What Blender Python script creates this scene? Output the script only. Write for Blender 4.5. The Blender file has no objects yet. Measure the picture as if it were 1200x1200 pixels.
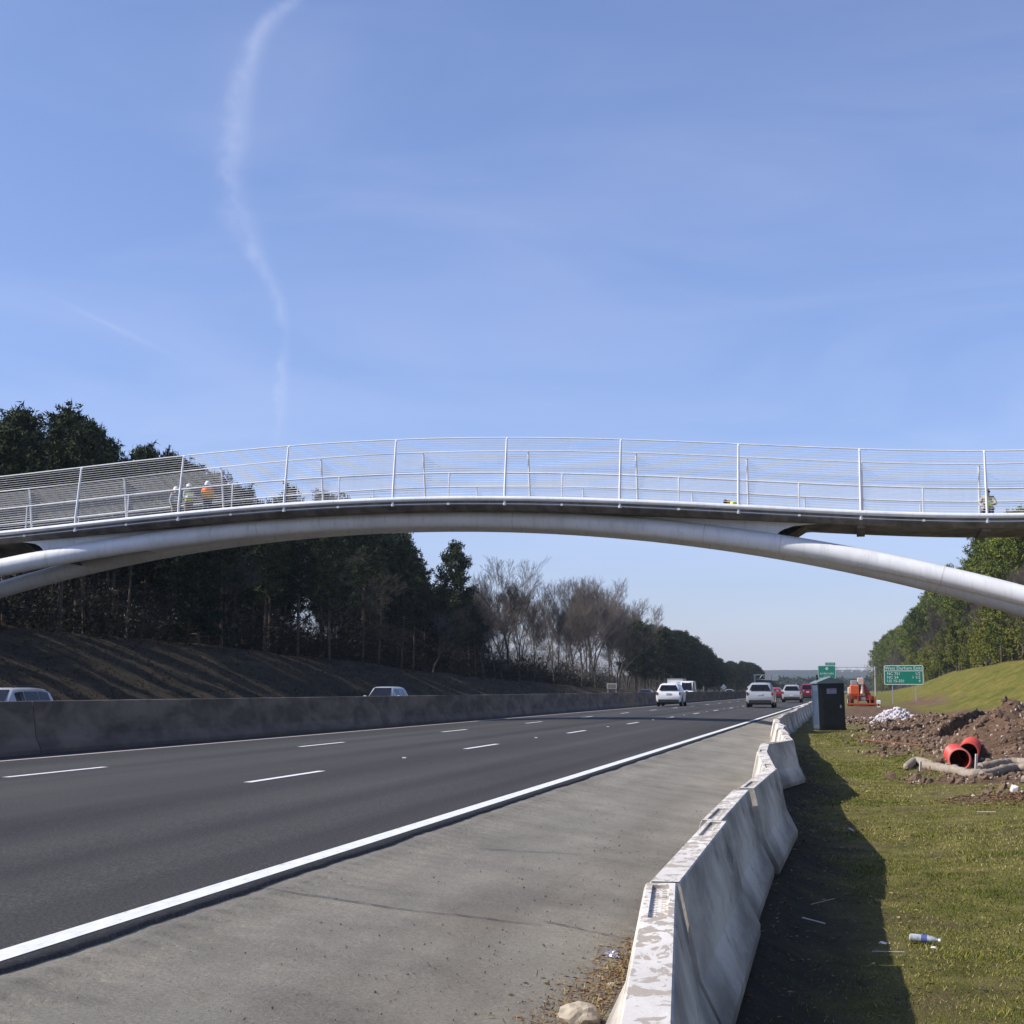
import bpy, bmesh, math, random
import numpy as np
from mathutils import Vector, Matrix, Euler

random.seed(7)
RNG = np.random.default_rng(11)
S = bpy.context.scene
C = S.collection
PI = math.pi
rad = math.radians

# ------------------------------------------------------------------ camera
F = 1900.0                       # focal length in photo pixels (1200 wide)
PITCH = math.atan(208 / F)
YAW = math.atan(398 / F * math.cos(PITCH))
CAMZ = 1.2
cam_d = bpy.data.cameras.new('camera')
cam = bpy.data.objects.new('camera', cam_d)
C.objects.link(cam)
cam.location = (0, 0, CAMZ)
cam.rotation_euler = (PI / 2 + PITCH, 0, YAW)
cam_d.sensor_width = 36
cam_d.lens = F / 1200 * 36
cam_d.clip_start = 0.05
cam_d.clip_end = 12000
S.camera = cam
CM = Euler((PI / 2 + PITCH, 0, YAW)).to_matrix()


def ray(px, py):
    return CM @ Vector(((px - 600) / F, -(py - 600) / F, -1))


def on_z(px, py, z):
    d = ray(px, py)
    t = (z - CAMZ) / d.z
    return Vector((d.x * t, d.y * t, z))


def at_y(px, py, Y):
    d = ray(px, py)
    t = Y / d.y
    return Vector((d.x * t, Y, CAMZ + d.z * t))


def to_px(x, y, z):
    v = CM.transposed() @ Vector((x, y, z - CAMZ))
    return 600 + F * v.x / -v.z, 600 - F * v.y / -v.z


# ------------------------------------------------------------------ line of the temporary barriers
kp = [(757, 1200), (775, 1033), (838, 961), (872, 925), (902, 901), (893, 881), (896.5, 871), (925, 866.5)]
KW = [on_z(px, py, .24) for px, py in kp]
d0 = (KW[1] - KW[0]).normalized()
KW[0] = KW[1] - Vector((d0.x, d0.y, 0)) * 3.75
KW.insert(0, KW[0] + Vector((.16, -3.7, 0)))
far_path = [on_z(925, 866.5, .24), on_z(910, 842, .24), on_z(931, 833, .24), on_z(947, 824, .24)]
f_last = far_path[-1]
far_path.append(Vector((f_last.x - .4, f_last.y + 70, .24)))
# split the long far runs in lengths of about 4 m with the small kinks of loosely pinned barriers
far_pts = []
for a, b in zip(far_path[:-1], far_path[1:]):
    n = max(1, int(round((b - a).length / 3.9)))
    for k in range(n):
        p = a.lerp(b, k / n)
        if k:
            p = p + Vector((random.uniform(-.09, .09), 0, 0))
        far_pts.append(p)
far_pts.append(far_path[-1])
pts_all = [(p.x, p.y) for p in KW] + [(p.x, p.y) for p in far_pts[1:]]
BY = [p[1] for p in pts_all]
BX = [p[0] for p in pts_all]


def edge_x(y):
    return np.interp(y, BY, BX)


# ------------------------------------------------------------------ noise
def _hash(ix, iy, s):
    h = (ix.astype(np.int64) * 374761393 + iy.astype(np.int64) * 668265263 + s * 974634777) & 0xffffffff
    h = ((h ^ (h >> 13)) * 1274126177) & 0xffffffff
    return ((h ^ (h >> 16)) & 0xffff) / 65535.0


def vnoise(x, y, s=0):
    x = np.asarray(x, float); y = np.asarray(y, float)
    ix = np.floor(x); iy = np.floor(y)
    fx = x - ix; fy = y - iy
    fx = fx * fx * (3 - 2 * fx); fy = fy * fy * (3 - 2 * fy)
    a = _hash(ix, iy, s); b = _hash(ix + 1, iy, s)
    c = _hash(ix, iy + 1, s); d = _hash(ix + 1, iy + 1, s)
    return (a * (1 - fx) + b * fx) * (1 - fy) + (c * (1 - fx) + d * fx) * fy


def fbm(x, y, o=4, s=0):
    v = 0; a = 0.5
    for k in range(o):
        v = v + a * vnoise(x * 2 ** k, y * 2 ** k, s + k)
        a *= 0.5
    return v - 0.5 * (1 - 0.5 ** o)      # roughly centred on 0


def sstep(a, b, x):
    t = np.clip((x - a) / (b - a), 0, 1)
    return t * t * (3 - 2 * t)


# ------------------------------------------------------------------ terrain heights
PX_ = [-34, -31, -17, -16, -15, -11.4, -7.7, -4, -3.72, -3.70, -1.3, -0.9]
PZ_ = [-.55, -.42, -.10, -.10, -.08, 0, 0, -.08, -.09, -.14, -.47, -.57]


def road_z(x):
    return np.interp(x, PX_, PZ_)


def seg_dist(x, y, pts):
    best = np.full(np.shape(x), 1e9)
    for (x0, y0), (x1, y1) in zip(pts[:-1], pts[1:]):
        dx, dy = x1 - x0, y1 - y0
        t = np.clip(((x - x0) * dx + (y - y0) * dy) / (dx * dx + dy * dy), 0, 1)
        best = np.minimum(best, np.hypot(x - x0 - t * dx, y - y0 - t * dy))
    return best


TRENCH = [(-1.0, 71), (1.2, 65), (2.75, 61), (4.6, 69), (7.2, 80), (11, 84)]


def gz(x, y):
    x = np.asarray(x, float); y = np.asarray(y, float)
    z = road_z(x)
    be = edge_x(y)
    z = np.where(x > be, -.57, z)
    under = (x < be + .02) * sstep(-34.5, -33.5, x)
    z = z - 0.15 * under
    H = np.interp(y, [0, 110, 230, 380, 600, 1500], [5.4, 5.4, 3.2, 1.3, .6, .3])
    z = z + H * sstep(-34, -50, x) * 1.0 + 0.05 * np.maximum(0, -50 - x) * H / 5.4 * (x > -140) \
        + 0.05 * 90 * H / 5.4 * (x <= -140)
    Hr = np.interp(y, [0, 300, 420, 700, 1500], [5.2, 5.2, 3.4, 1.5, .5])
    z = z + Hr * sstep(5.5, 20, x)
    z = z - .26 * sstep(.1, .9, x - be) * (1 - .55 * sstep(1.8, 4.5, x - be)) * sstep(62, 40, y) * (x < 30)
    vg = sstep(0, .3, x - be)
    z = z + vg * (0.10 * fbm(x * .5, y * .35, 3, 5) + 0.035 * fbm(x * 2.1, y * 2.1, 3, 9))
    z = z + sstep(6, 9, x) * (x < 30) * .45 * fbm(x * .45, y * .12, 4, 25)
    lb = sstep(-34.5, -38, x)
    z = z + lb * (0.7 * fbm(x * .22, y * .1, 4, 21) + .25 * fbm(x * .9, y * .5, 3, 23))
    near = np.exp(-((y - 60) / 45) ** 2)
    # heap of dug earth and the bank cut behind it
    r = np.exp(-((x - 4.1) / 1.45) ** 2 - ((y - 47) / 5.0) ** 2)
    r2 = np.exp(-((x - 3.9) / 1.5) ** 2 - ((y - 82) / 12) ** 2)
    r3 = np.exp(-((x - 6.6) / 2.0) ** 2 - ((y - 50) / 6) ** 2)
    rough = 1 + .8 * fbm(x * 1.3, y * .9, 4, 31)
    z = z + (1.22 * r + 0.45 * r2 + .45 * r3) * rough
    dm = dirt(x, y)
    z = z + dm * (0.16 * fbm(x * 1.6, y * 1.2, 4, 41) + .10 * np.abs(fbm(x * 4.2, y * 3.2, 3, 47)))
    # the open trench: far wall steep and higher than the near side
    for (ax, ay), (bx, by), hh_ in (((2.9, 58), (8.8, 84), .85), ((.2, 66), (2.9, 57.5), .22)):
        L_ = math.hypot(bx - ax, by - ay); ux, uy = (bx - ax) / L_, (by - ay) / L_
        t_ = (x - ax) * ux + (y - ay) * uy
        sd_ = (x - ax) * -uy + (y - ay) * ux if bx > ax + 4 else (x - ax) * uy - (y - ay) * ux
        sd_ = sd_ + .8 * fbm(x * .8, y * .5, 4, 51) + .25 * fbm(x * 3, y * 2, 2, 52)
        win = sstep(-1, 6 if hh_ > .5 else 2, t_) * sstep(L_ + 1, L_ - 4, t_) * (x > be + 1) * (.8 + .9 * fbm(x * .5, y * .35, 3, 53))
        z = z + win * (hh_ * sstep(0, .30, sd_) * np.exp(-np.maximum(sd_ - .3, 0) / 1.3) - .45 * hh_ * sstep(-1.3, -.3, sd_) * sstep(.15, 0, sd_))
    return z


def dirt(x, y):
    n = .75 * fbm(x * .9, y * .5, 4, 61)
    m = sstep(.42, .8, np.exp(-((x - 4.2) / 4.6) ** 4 - ((y - 68) / 26) ** 4) + n)
    m2 = sstep(.40, .8, np.exp(-((x - 4.3) / 3.2) ** 4 - ((y - 38.5) / 5.6) ** 4) + n)
    m5 = sstep(.34, .75, np.exp(-((x - 7.8) / 2.6) ** 2 - ((y - 190) / 50) ** 2) + 1.6 * n)
    m5 = np.maximum(m5, sstep(.45, .8, np.exp(-((x - 6.2) / 2.6) ** 4 - ((y - 100) / 26) ** 4) + n))
    m3 = sstep(.5, .9, np.exp(-((x - 2.0) / 3.8) ** 4 - ((y - 130) / 62) ** 4) + n)
    m4 = sstep(.4, .8, np.exp(-((x - 2.6) / 1.6) ** 2 - ((y - 30) / 1.6) ** 2) + .9 * n) * (x > 1.7)
    m = np.maximum(m, sstep(.12, .35, np.exp(-((x - 4.1) / 1.9) ** 2 - ((y - 46) / 7.0) ** 2) + .3 * n))
    return np.clip(np.maximum(np.maximum(np.maximum(m, m2), m5), np.maximum(m3, m4)), 0, 1)


def gzs(x, y):
    return float(gz(np.array([x]), np.array([y]))[0])


# ------------------------------------------------------------------ materials
class NT:
    def __init__(s, name):
        s.m = bpy.data.materials.new(name); s.m.use_nodes = True
        s.t = s.m.node_tree; s.b = s.t.nodes['Principled BSDF']
        s.tc = None

    def n(s, kind, **kw):
        nd = s.t.nodes.new('ShaderNode' + kind)
        for k, v in kw.items():
            setattr(nd, k, v)
        return nd

    def l(s, a, b):
        s.t.links.new(a, b)

    def co(s, sc=(1, 1, 1), kind='Object'):
        if s.tc is None:
            s.tc = s.n('TexCoord')
        mp = s.n('Mapping'); s.l(s.tc.outputs[kind], mp.inputs[0]); mp.inputs['Scale'].default_value = sc
        return mp.outputs[0]

    def noise(s, scale, detail=5, rough=.6, sc=(1, 1, 1), kind='Object', dist=0):
        nd = s.n('TexNoise'); nd.inputs['Scale'].default_value = scale
        nd.inputs['Detail'].default_value = detail; nd.inputs['Roughness'].default_value = rough
        nd.inputs['Distortion'].default_value = dist
        s.l(s.co(sc, kind), nd.inputs['Vector'])
        return nd.outputs[0]

    def ramp(s, src, stops):
        nd = s.n('ValToRGB'); e = nd.color_ramp.elements
        while len(e) < len(stops):
            e.new(0.5)
        for i, (p, c) in enumerate(stops):
            e[i].position = p
            if not hasattr(c, '__len__'):
                c = (c, c, c)
            e[i].color = (*c, 1)
        s.l(src, nd.inputs[0])
        return nd.outputs[0]

    def mix(s, fac, a, b, mode='MIX'):
        nd = s.n('Mix', data_type='RGBA', blend_type=mode)
        for sock, v in ((nd.inputs[0], fac), (nd.inputs[6], a), (nd.inputs[7], b)):
            if isinstance(v, bpy.types.NodeSocket):
                s.l(v, sock)
            elif hasattr(v, '__len__'):
                sock.default_value = (*v, 1)
            else:
                sock.default_value = v
        return nd.outputs[2]

    def math(s, op, a, b=None, c=None):
        nd = s.n('Math', operation=op)
        for i, v in enumerate((a, b, c)):
            if v is None:
                continue
            if isinstance(v, bpy.types.NodeSocket):
                s.l(v, nd.inputs[i])
            else:
                nd.inputs[i].default_value = v
        return nd.outputs[0]

    def bump(s, h, strength=.5, dist=.01, prev=None):
        nd = s.n('Bump'); nd.inputs['Strength'].default_value = strength; nd.inputs['Distance'].default_value = dist
        s.l(h, nd.inputs['Height'])
        if prev is not None:
            s.l(prev, nd.inputs['Normal'])
        s.l(nd.outputs[0], s.b.inputs['Normal'])
        return nd.outputs[0]

    def attr(s, name):
        nd = s.n('Attribute', attribute_name=name)
        return nd.outputs['Fac']

    def done(s, col=None, rough=None, metal=None, spec=None):
        if col is not None:
            if isinstance(col, bpy.types.NodeSocket):
                s.l(col, s.b.inputs['Base Color'])
            else:
                s.b.inputs['Base Color'].default_value = (*col, 1)
        if rough is not None:
            if isinstance(rough, bpy.types.NodeSocket):
                s.l(rough, s.b.inputs['Roughness'])
            else:
                s.b.inputs['Roughness'].default_value = rough
        if metal is not None:
            s.b.inputs['Metallic'].default_value = metal
        if spec is not None:
            s.b.inputs['Specular IOR Level'].default_value = spec
        return s.m


def plain(name, col, rough=.6, metal=0, var=.12, scale=6, bump=0, spec=.5):
    m = NT(name)
    a = tuple(c * (1 - var) for c in col); b = tuple(min(1, c * (1 + var)) for c in col)
    nz = m.noise(scale, 5)
    if bump:
        m.bump(m.noise(scale * 6, 4), .5, bump)
    return m.done(m.ramp(nz, [(.3, a), (.7, b)]), rough, metal, spec)


def m_asphalt():
    m = NT('asphalt')
    fine = m.ramp(m.noise(42, 4, .85), [(.33, .017), (.5, .042), (.60, .068), (.70, .18)])
    bands = m.ramp(m.noise(.75, 4, .5, (1, .010, 1)), [(.38, .62), (.62, 1.18)])
    big = m.ramp(m.noise(.35, 4, .6, (1, .25, 1)), [(.35, .88), (.65, 1.12)])
    c = m.mix(1, fine, bands, 'MULTIPLY')
    c = m.mix(1, c, big, 'MULTIPLY')
    c = m.mix(1, c, (1.14, 1.06, .98), 'MULTIPLY')
    m.bump(m.noise(110, 3, .8), .6, .008)
    return m.done(c, .85, spec=.3)


def m_shoulder():
    m = NT('shoulder_asphalt')
    base = m.ramp(m.noise(1.1, 6, .65), [(.3, (.235, .218, .180)), (.5, (.30, .277, .228)), (.72, (.37, .335, .27))])
    streak = m.ramp(m.noise(1.6, 5, .6, (1, .15, 1)), [(.35, .84), (.65, 1.08)])
    c = m.mix(1, base, streak, 'MULTIPLY')
    sp = m.ramp(m.noise(38, 5, .9), [(.30, .35), (.44, .9), (.56, 1.0), (.70, 1.6)])
    c = m.mix(1, c, sp, 'MULTIPLY')
    brown = m.ramp(m.noise(.8, 4, .6, (1, .4, 1)), [(.55, 0), (.75, .35)])
    c = m.mix(brown, c, (.20, .155, .11))
    green = m.ramp(m.noise(.55, 3, .6), [(.55, 0), (.75, .35)])
    c = m.mix(green, c, (.17, .19, .155))
    # loose grit washed against the barrier
    px = m.n('SeparateXYZ'); m.l(m.co(), px.inputs[0])
    g = m.n('MapRange'); m.l(px.outputs[0], g.inputs[0]); g.inputs[1].default_value = -1.75; g.inputs[2].default_value = -1.2
    gn = m.math('MULTIPLY', g.outputs[0], m.ramp(m.noise(6, 5, .7), [(.35, .2), (.6, 1)]))
    c = m.mix(gn, c, (.12, .09, .06))
    b1 = m.bump(m.noise(45, 5, .85), 1, .02)
    m.bump(m.noise(9, 4, .7, (1, .5, 1)), .5, .02, b1)
    return m.done(c, .92, spec=.2)


def m_ground():
    m = NT('verge_ground')
    g = m.ramp(m.noise(2.2, 6, .7), [(.3, (.08, .08, .018)), (.48, (.135, .125, .030)), (.6, (.19, .165, .05)), (.75, (.215, .17, .075))])
    gf = m.ramp(m.noise(38, 5, .8), [(.3, .5), (.5, 1), (.7, 1.5)])
    g = m.mix(1, g, gf, 'MULTIPLY')
    soilp = m.ramp(m.noise(.9, 6, .7), [(.50, 0), (.68, .8)])
    g = m.mix(soilp, g, (.13, .09, .055))
    d = m.ramp(m.noise(1.7, 6, .75), [(.3, (.07, .042, .026)), (.48, (.125, .076, .047)), (.62, (.19, .125, .08)), (.78, (.28, .20, .135))])
    df = m.ramp(m.noise(17, 5, .8), [(.3, .55), (.5, 1), (.7, 1.3)])
    d = m.mix(1, d, df, 'MULTIPLY')
    fk = m.ramp(m.noise(9, 5, .85), [(.60, 0), (.68, .7)])
    d = m.mix(fk, d, (.33, .24, .17))
    c = m.mix(m.attr('dirt'), g, d)
    bank = m.ramp(m.noise(.32, 7, .78, (1, .5, 1)), [(.3, (.06, .072, .010)), (.45, (.115, .115, .018)), (.58, (.165, .14, .03)), (.72, (.22, .16, .06))])
    bf = m.ramp(m.noise(1.6, 7, .9, (1, .25, 1)), [(.3, .42), (.5, .95), (.68, 1.5)])
    bank = m.mix(1, bank, bf, 'MULTIPLY')
    c = m.mix(m.attr('bank'), c, bank)
    fl = m.ramp(m.noise(.45, 6, .75, (1.6, .35, 1)), [(.3, (.024, .018, .011)), (.5, (.045, .035, .021)), (.64, (.068, .053, .030)), (.8, (.09, .08, .034))])
    ff = m.ramp(m.noise(7, 5, .8), [(.3, .6), (.7, 1.35)])
    fl = m.mix(1, fl, ff, 'MULTIPLY')
    c = m.mix(m.attr('forest'), c, fl)
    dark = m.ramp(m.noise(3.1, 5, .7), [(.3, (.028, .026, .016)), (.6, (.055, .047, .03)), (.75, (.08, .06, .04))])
    c = m.mix(m.attr('litter'), c, dark)  # turns the ground darker along the barriers
    b1 = m.bump(m.noise(30, 5, .8), 1, .03)
    m.bump(m.noise(4, 5, .7), .6, .08, b1)
    return m.done(c, .95, spec=.15)


def m_concrete(name, light, dark, stain=.5, paint=0):
    m = NT(name)
    c = m.ramp(m.noise(1.3, 6, .6, (1, .45, 1)), [(.3, dark), (.55, light), (.8, tuple(x * 1.12 for x in light))])
    st = m.ramp(m.noise(1.7, 6, .6, (1, .4, 1), dist=.4), [(.40, 1 - stain), (.60, 1)])
    c = m.mix(1, c, st, 'MULTIPLY')
    pit = m.ramp(m.noise(60, 3, .7), [(.3, .5), (.4, 1)])
    c = m.mix(1, c, pit, 'MULTIPLY')
    if paint:
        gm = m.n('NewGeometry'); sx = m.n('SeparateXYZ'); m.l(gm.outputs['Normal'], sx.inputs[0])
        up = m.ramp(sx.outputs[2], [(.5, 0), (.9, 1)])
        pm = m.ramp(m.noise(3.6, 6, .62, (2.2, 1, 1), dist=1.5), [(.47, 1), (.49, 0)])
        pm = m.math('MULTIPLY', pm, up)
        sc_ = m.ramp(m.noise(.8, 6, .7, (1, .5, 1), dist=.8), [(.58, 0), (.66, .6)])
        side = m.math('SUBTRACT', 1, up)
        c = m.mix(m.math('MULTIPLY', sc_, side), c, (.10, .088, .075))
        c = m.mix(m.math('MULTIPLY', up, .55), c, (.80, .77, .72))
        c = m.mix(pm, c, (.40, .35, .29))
    sp = m.n('SeparateXYZ'); m.l(m.co(), sp.inputs[0])
    low = m.n('MapRange'); m.l(sp.outputs[2], low.inputs[0])
    low.inputs[1].default_value = .30; low.inputs[2].default_value = .02
    lw = m.math('MULTIPLY', low.outputs[0], m.ramp(m.noise(5, 5, .7), [(.3, .25), (.7, .9)]))
    c = m.mix(lw, c, (.13, .105, .08))
    m.bump(m.noise(35, 5, .75), .5, .006)
    return m.done(c, .85, spec=.25)


def m_paint_line(name, col):
    m = NT(name)
    c = m.ramp(m.noise(14, 6, .75, (1, .35, 1)), [(.28, tuple(x * .35 for x in col)), (.40, tuple(x * .85 for x in col)), (.6, col)])
    m.bump(m.noise(60, 3), .4, .004)
    return m.done(c, .7)


def m_steel():
    m = NT('white_painted_steel')
    c = m.ramp(m.noise(.9, 5, .6), [(.3, (.70, .70, .69)), (.6, (.80, .80, .79))])
    rs = m.ramp(m.noise(2.5, 6, .7, (2.2, 1, .5)), [(.66, 0), (.80, .35)])
    c = m.mix(rs, c, (.50, .40, .30))
    gr = m.ramp(m.noise(3.5, 6, .7, (1.6, 1, .25)), [(.50, 1), (.72, .82)])
    c = m.mix(1, c, gr, 'MULTIPLY')
    m.bump(m.noise(25, 2), .08, .004)
    return m.done(c, m.ramp(m.noise(2.2, 4), [(.3, .28), (.7, .5)]), spec=.5)


def m_foliage(name, stops, sc=.8, trans=.0):
    m = NT(name)
    oi = m.n('ObjectInfo')
    c = m.ramp(m.noise(sc, 5, .7), stops)
    v = m.n('HueSaturation'); m.l(c, v.inputs['Color'])
    r = m.n('MapRange'); m.l(oi.outputs['Random'], r.inputs[0]); r.inputs[3].default_value = .7; r.inputs[4].default_value = 1.35
    m.l(r.outputs[0], v.inputs['Value'])
    r2 = m.n('MapRange'); m.l(oi.outputs['Random'], r2.inputs[0]); r2.inputs[3].default_value = .515; r2.inputs[4].default_value = .485
    m.l(r2.outputs[0], v.inputs['Hue'])
    return m.done(v.outputs[0], .75, spec=.15)


def m_bark(name, a, b):
    m = NT(name)
    c = m.ramp(m.noise(5, 6, .75, (1, 1, .35)), [(.3, a), (.7, b)])
    m.bump(m.noise(14, 4, .7, (1, 1, .3)), .8, .03)
    return m.done(c, .9, spec=.15)


def m_glass(name='car_glass', col=(.008, .009, .012)):
    m = NT(name)
    return m.done(m.ramp(m.noise(2, 2), [(.3, col), (.7, tuple(x * 1.6 for x in col))]), .12, spec=.35)


def m_blade():
    m = NT('grass_blades')
    a = m.attr('tone')
    c = m.ramp(a, [(0, (.075, .11, .014)), (.35, (.16, .165, .024)), (.62, (.26, .235, .045)), (.86, (.36, .31, .10)), (1, (.50, .42, .22))])
    return m.done(c, .7, spec=.2)


M = {}
M['asphalt'] = m_asphalt()
M['shoulder'] = m_shoulder()
M['ground'] = m_ground()
M['krail'] = m_concrete('barrier_concrete', (.72, .655, .56), (.48, .425, .35), .48, 1)
M['median'] = m_concrete('median_concrete', (.21, .17, .13), (.14, .115, .09), .45)
M['white_line'] = m_paint_line('white_road_paint', (.78, .78, .76))
M['pink_line'] = m_paint_line('worn_yellow_road_paint', (.62, .52, .44))
M['steel'] = m_steel()
M['deck'] = m_concrete('deck_concrete', (.24, .22, .20), (.16, .145, .13), .4)
M['bark'] = m_bark('pine_bark', (.055, .042, .032), (.15, .11, .085))
M['graybark'] = m_bark('pale_bark', (.055, .047, .040), (.15, .13, .11))
M['twig'] = m_bark('twigs', (.065, .052, .044), (.15, .125, .105))
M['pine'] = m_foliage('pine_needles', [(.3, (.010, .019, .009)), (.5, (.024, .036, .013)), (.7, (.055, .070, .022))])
M['pine_sun'] = m_foliage('sunny_pine_needles', [(.3, (.05, .075, .012)), (.5, (.11, .14, .022)), (.7, (.21, .205, .035))], .6)  # pine needles again, with sunlight put into the lighter colour
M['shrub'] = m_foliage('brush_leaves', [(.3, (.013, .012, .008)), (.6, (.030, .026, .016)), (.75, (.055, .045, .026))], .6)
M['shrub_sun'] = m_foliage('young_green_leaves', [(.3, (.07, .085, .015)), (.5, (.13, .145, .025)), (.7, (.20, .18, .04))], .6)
M['blade'] = m_blade()
M['glass'] = m_glass()
M['rubber'] = plain('tyre_rubber', (.018, .018, .018), .8)
M['dark'] = plain('black_plastic', (.022, .022, .024), .5)
M['chrome'] = plain('bare_metal', (.55, .55, .56), .35, .8)
M['taillight'] = plain('tail_light_lens', (.16, .008, .010), .2)
M['headlight'] = plain('headlight_lens', (.7, .72, .75), .12)
M['plate'] = plain('number_plate', (.62, .64, .66), .4)
M['car_white'] = plain('white_car_paint', (.78, .78, .77), .22, 0, .03)
M['car_silver'] = plain('silver_car_paint', (.50, .50, .49), .28, .35, .04)
M['car_red'] = plain('red_car_paint', (.36, .02, .03), .25, 0, .05)
M['car_maroon'] = plain('dark_red_paint', (.20, .012, .028), .25, 0, .05)
M['car_dark'] = plain('dark_car_paint', (.035, .04, .06), .22, 0, .05)
M['galv'] = plain('galvanised_steel', (.42, .43, .44), .5, .3, .12)
M['sign_green'] = plain('green_sign_sheet', (.0, .22, .145), .5, 0, .08, 3)
M['sign_white'] = plain('white_sign_letters', (.80, .84, .82), .5, 0, .03)
M['sign_black'] = plain('black_sign_face', (.02, .02, .02), .5)
M['alu'] = plain('sign_back_aluminium', (.38, .40, .42), .5, .2)
M['toilet_dark'] = plain('dark_cabin_plastic', (.020, .024, .020), .55, 0, .15, 3)
M['toilet_blue'] = plain('blue_grey_cabin_plastic', (.06, .09, .145), .5, 0, .14, 3)
M['toilet_roof'] = plain('grey_cabin_roof', (.17, .21, .22), .5, 0, .12, 4)
M['placard'] = plain('lavender_placard', (.34, .34, .50), .5, 0, .25, 18)
M['orange'] = plain('orange_machine_paint', (.75, .13, .025), .45, 0, .12, 4)
M['redpaint'] = plain('red_machine_paint', (.42, .06, .025), .5, 0, .2, 5)
M['cream'] = plain('cream_machine_paint', (.72, .52, .42), .5, 0, .1, 4)
M['pipe_out'] = plain('orange_red_pipe', (.62, .07, .045), .4, 0, .12, 8)
M['pipe_pink'] = plain('faded_pink_pipe', (.68, .20, .16), .5, 0, .15, 8)
M['pipe_in'] = plain('dark_red_pipe_lining', (.60, .045, .03), .6, 0, .2, 5)
M['wattle'] = NT('wattle_net').m
_w = NT('straw_wattle')
_c = _w.ramp(_w.noise(9, 6, .75), [(.3, (.20, .16, .12)), (.5, (.34, .28, .215)), (.75, (.46, .39, .31))])
_w.bump(_w.noise(45, 4, .8), .9, .02)
M['wattle'] = _w.done(_c, .95)
M['wood'] = plain('weathered_wood', (.42, .36, .28), .85, 0, .25, 12)
M['pale_wood'] = plain('pale_stake_wood', (.62, .58, .52), .8, 0, .15, 12)
M['rust_pole'] = plain('orange_brown_pole', (.24, .09, .03), .8, 0, .4, 6)
M['rubble'] = plain('broken_white_stone', (.56, .52, .54), .85, 0, .35, 3, .02)
M['stone'] = plain('tan_stone', (.40, .34, .26), .9, 0, .3, 14, .01)
M['clod'] = plain('earth_clods', (.15, .095, .06), .95, 0, .4, 4, .02)
M['grit'] = plain('road_grit', (.13, .115, .10), .9, 0, .7, 30)
M['leaf'] = m_foliage('dead_leaves', [(.3, (.12, .06, .03)), (.5, (.26, .15, .08)), (.7, (.42, .30, .19))], 9)
M['drygrass'] = m_foliage('dry_grass', [(.3, (.16, .10, .05)), (.5, (.32, .22, .10)), (.7, (.52, .42, .22))], 14)
M['foil'] = plain('crumpled_foil', (.55, .54, .60), .25, .8, .25, 20)
M['bottle'] = plain('clear_plastic_bottle', (.40, .43, .46), .12, 0, .5, 30)
M['bottle_label'] = plain('blue_bottle_label', (.10, .12, .34), .35, 0, .3, 30)
M['paper'] = plain('white_paper', (.72, .70, .66), .8)
M['skin'] = plain('skin', (.45, .27, .19), .55, 0, .06)
M['vest_y'] = plain('yellow_green_vest', (.75, .90, .04), .6, 0, .12, 8)
M['vest_o'] = plain('orange_vest', (.95, .20, .02), .6, 0, .12, 8)
M['stripe'] = plain('reflective_tape', (.72, .74, .72), .35)
M['hat_w'] = plain('white_hard_hat', (.82, .82, .80), .3, 0, .03)
M['hair'] = plain('dark_hair', (.03, .022, .018), .7)
M['jeans'] = plain('dark_blue_trousers', (.035, .05, .09), .85, 0, .25, 12)
M['khaki'] = plain('khaki_trousers', (.16, .14, .10), .85, 0, .2, 12)
M['shirt_g'] = plain('grey_shirt', (.28, .30, .30), .8, 0, .15)
M['boot'] = plain('dark_boots', (.03, .024, .02), .7)
M['carton'] = plain('yellow_brown_carton', (.52, .30, .08), .7, 0, .2, 9)
M['bag'] = plain('pale_blue_sheet', (.55, .62, .72), .6, 0, .1)
M['hill'] = m_foliage('far_hill_woods', [(.3, (.030, .042, .030)), (.6, (.06, .07, .045)), (.8, (.10, .09, .07))], .02)


# ------------------------------------------------------------------ objects
def link_mesh(name, verts, faces, mat, parent=None, smooth=False, attrs=None):
    me = bpy.data.meshes.new(name)
    if isinstance(faces, np.ndarray):
        v = np.asarray(verts, np.float32)
        me.vertices.add(len(v)); me.vertices.foreach_set('co', v.ravel())
        k = faces.shape[1]
        me.loops.add(faces.size); me.loops.foreach_set('vertex_index', faces.astype(np.int32).ravel())
        me.polygons.add(len(faces))
        me.polygons.foreach_set('loop_start', np.arange(0, faces.size, k, dtype=np.int32))
        me.update(calc_edges=True)
    else:
        me.from_pydata([tuple(v) for v in verts], [], faces)
    if attrs:
        for k, a in attrs.items():
            at = me.attributes.new(k, 'FLOAT', 'POINT'); at.data.foreach_set('value', np.asarray(a, np.float32))
    me.materials.append(mat)
    me.validate()
    if smooth:
        me.polygons.foreach_set('use_smooth', np.ones(len(me.polygons), bool))
    o = bpy.data.objects.new(name, me); C.objects.link(o)
    if parent is not None:
        o.parent = parent
    return o


def tag(o, label=None, cat=None, group=None, kind=None):
    if label:
        o['label'] = label
    if cat:
        o['category'] = cat
    if group:
        o['group'] = group
    if kind:
        o['kind'] = kind
    return o


def empty(name, loc=(0, 0, 0), rz=0):
    o = bpy.data.objects.new(name, None); C.objects.link(o)
    o.location = loc; o.rotation_euler = (0, 0, rz); o.empty_display_size = .3
    return o


KIDS = {}


def copy_tree(o, parent=None):
    c = o.copy(); C.objects.link(c)
    if parent is not None:
        c.parent = parent
    for ch in [x for x in ALLCH.get(o.name, [])]:
        d = copy_tree(ch, c)
        ALLCH.setdefault(c.name, []).append(d)
    return c


ALLCH = {}


def reg(root):
    for ch in root.children:
        ALLCH.setdefault(root.name, []).append(ch)
        reg(ch)


ICO = {}


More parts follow.
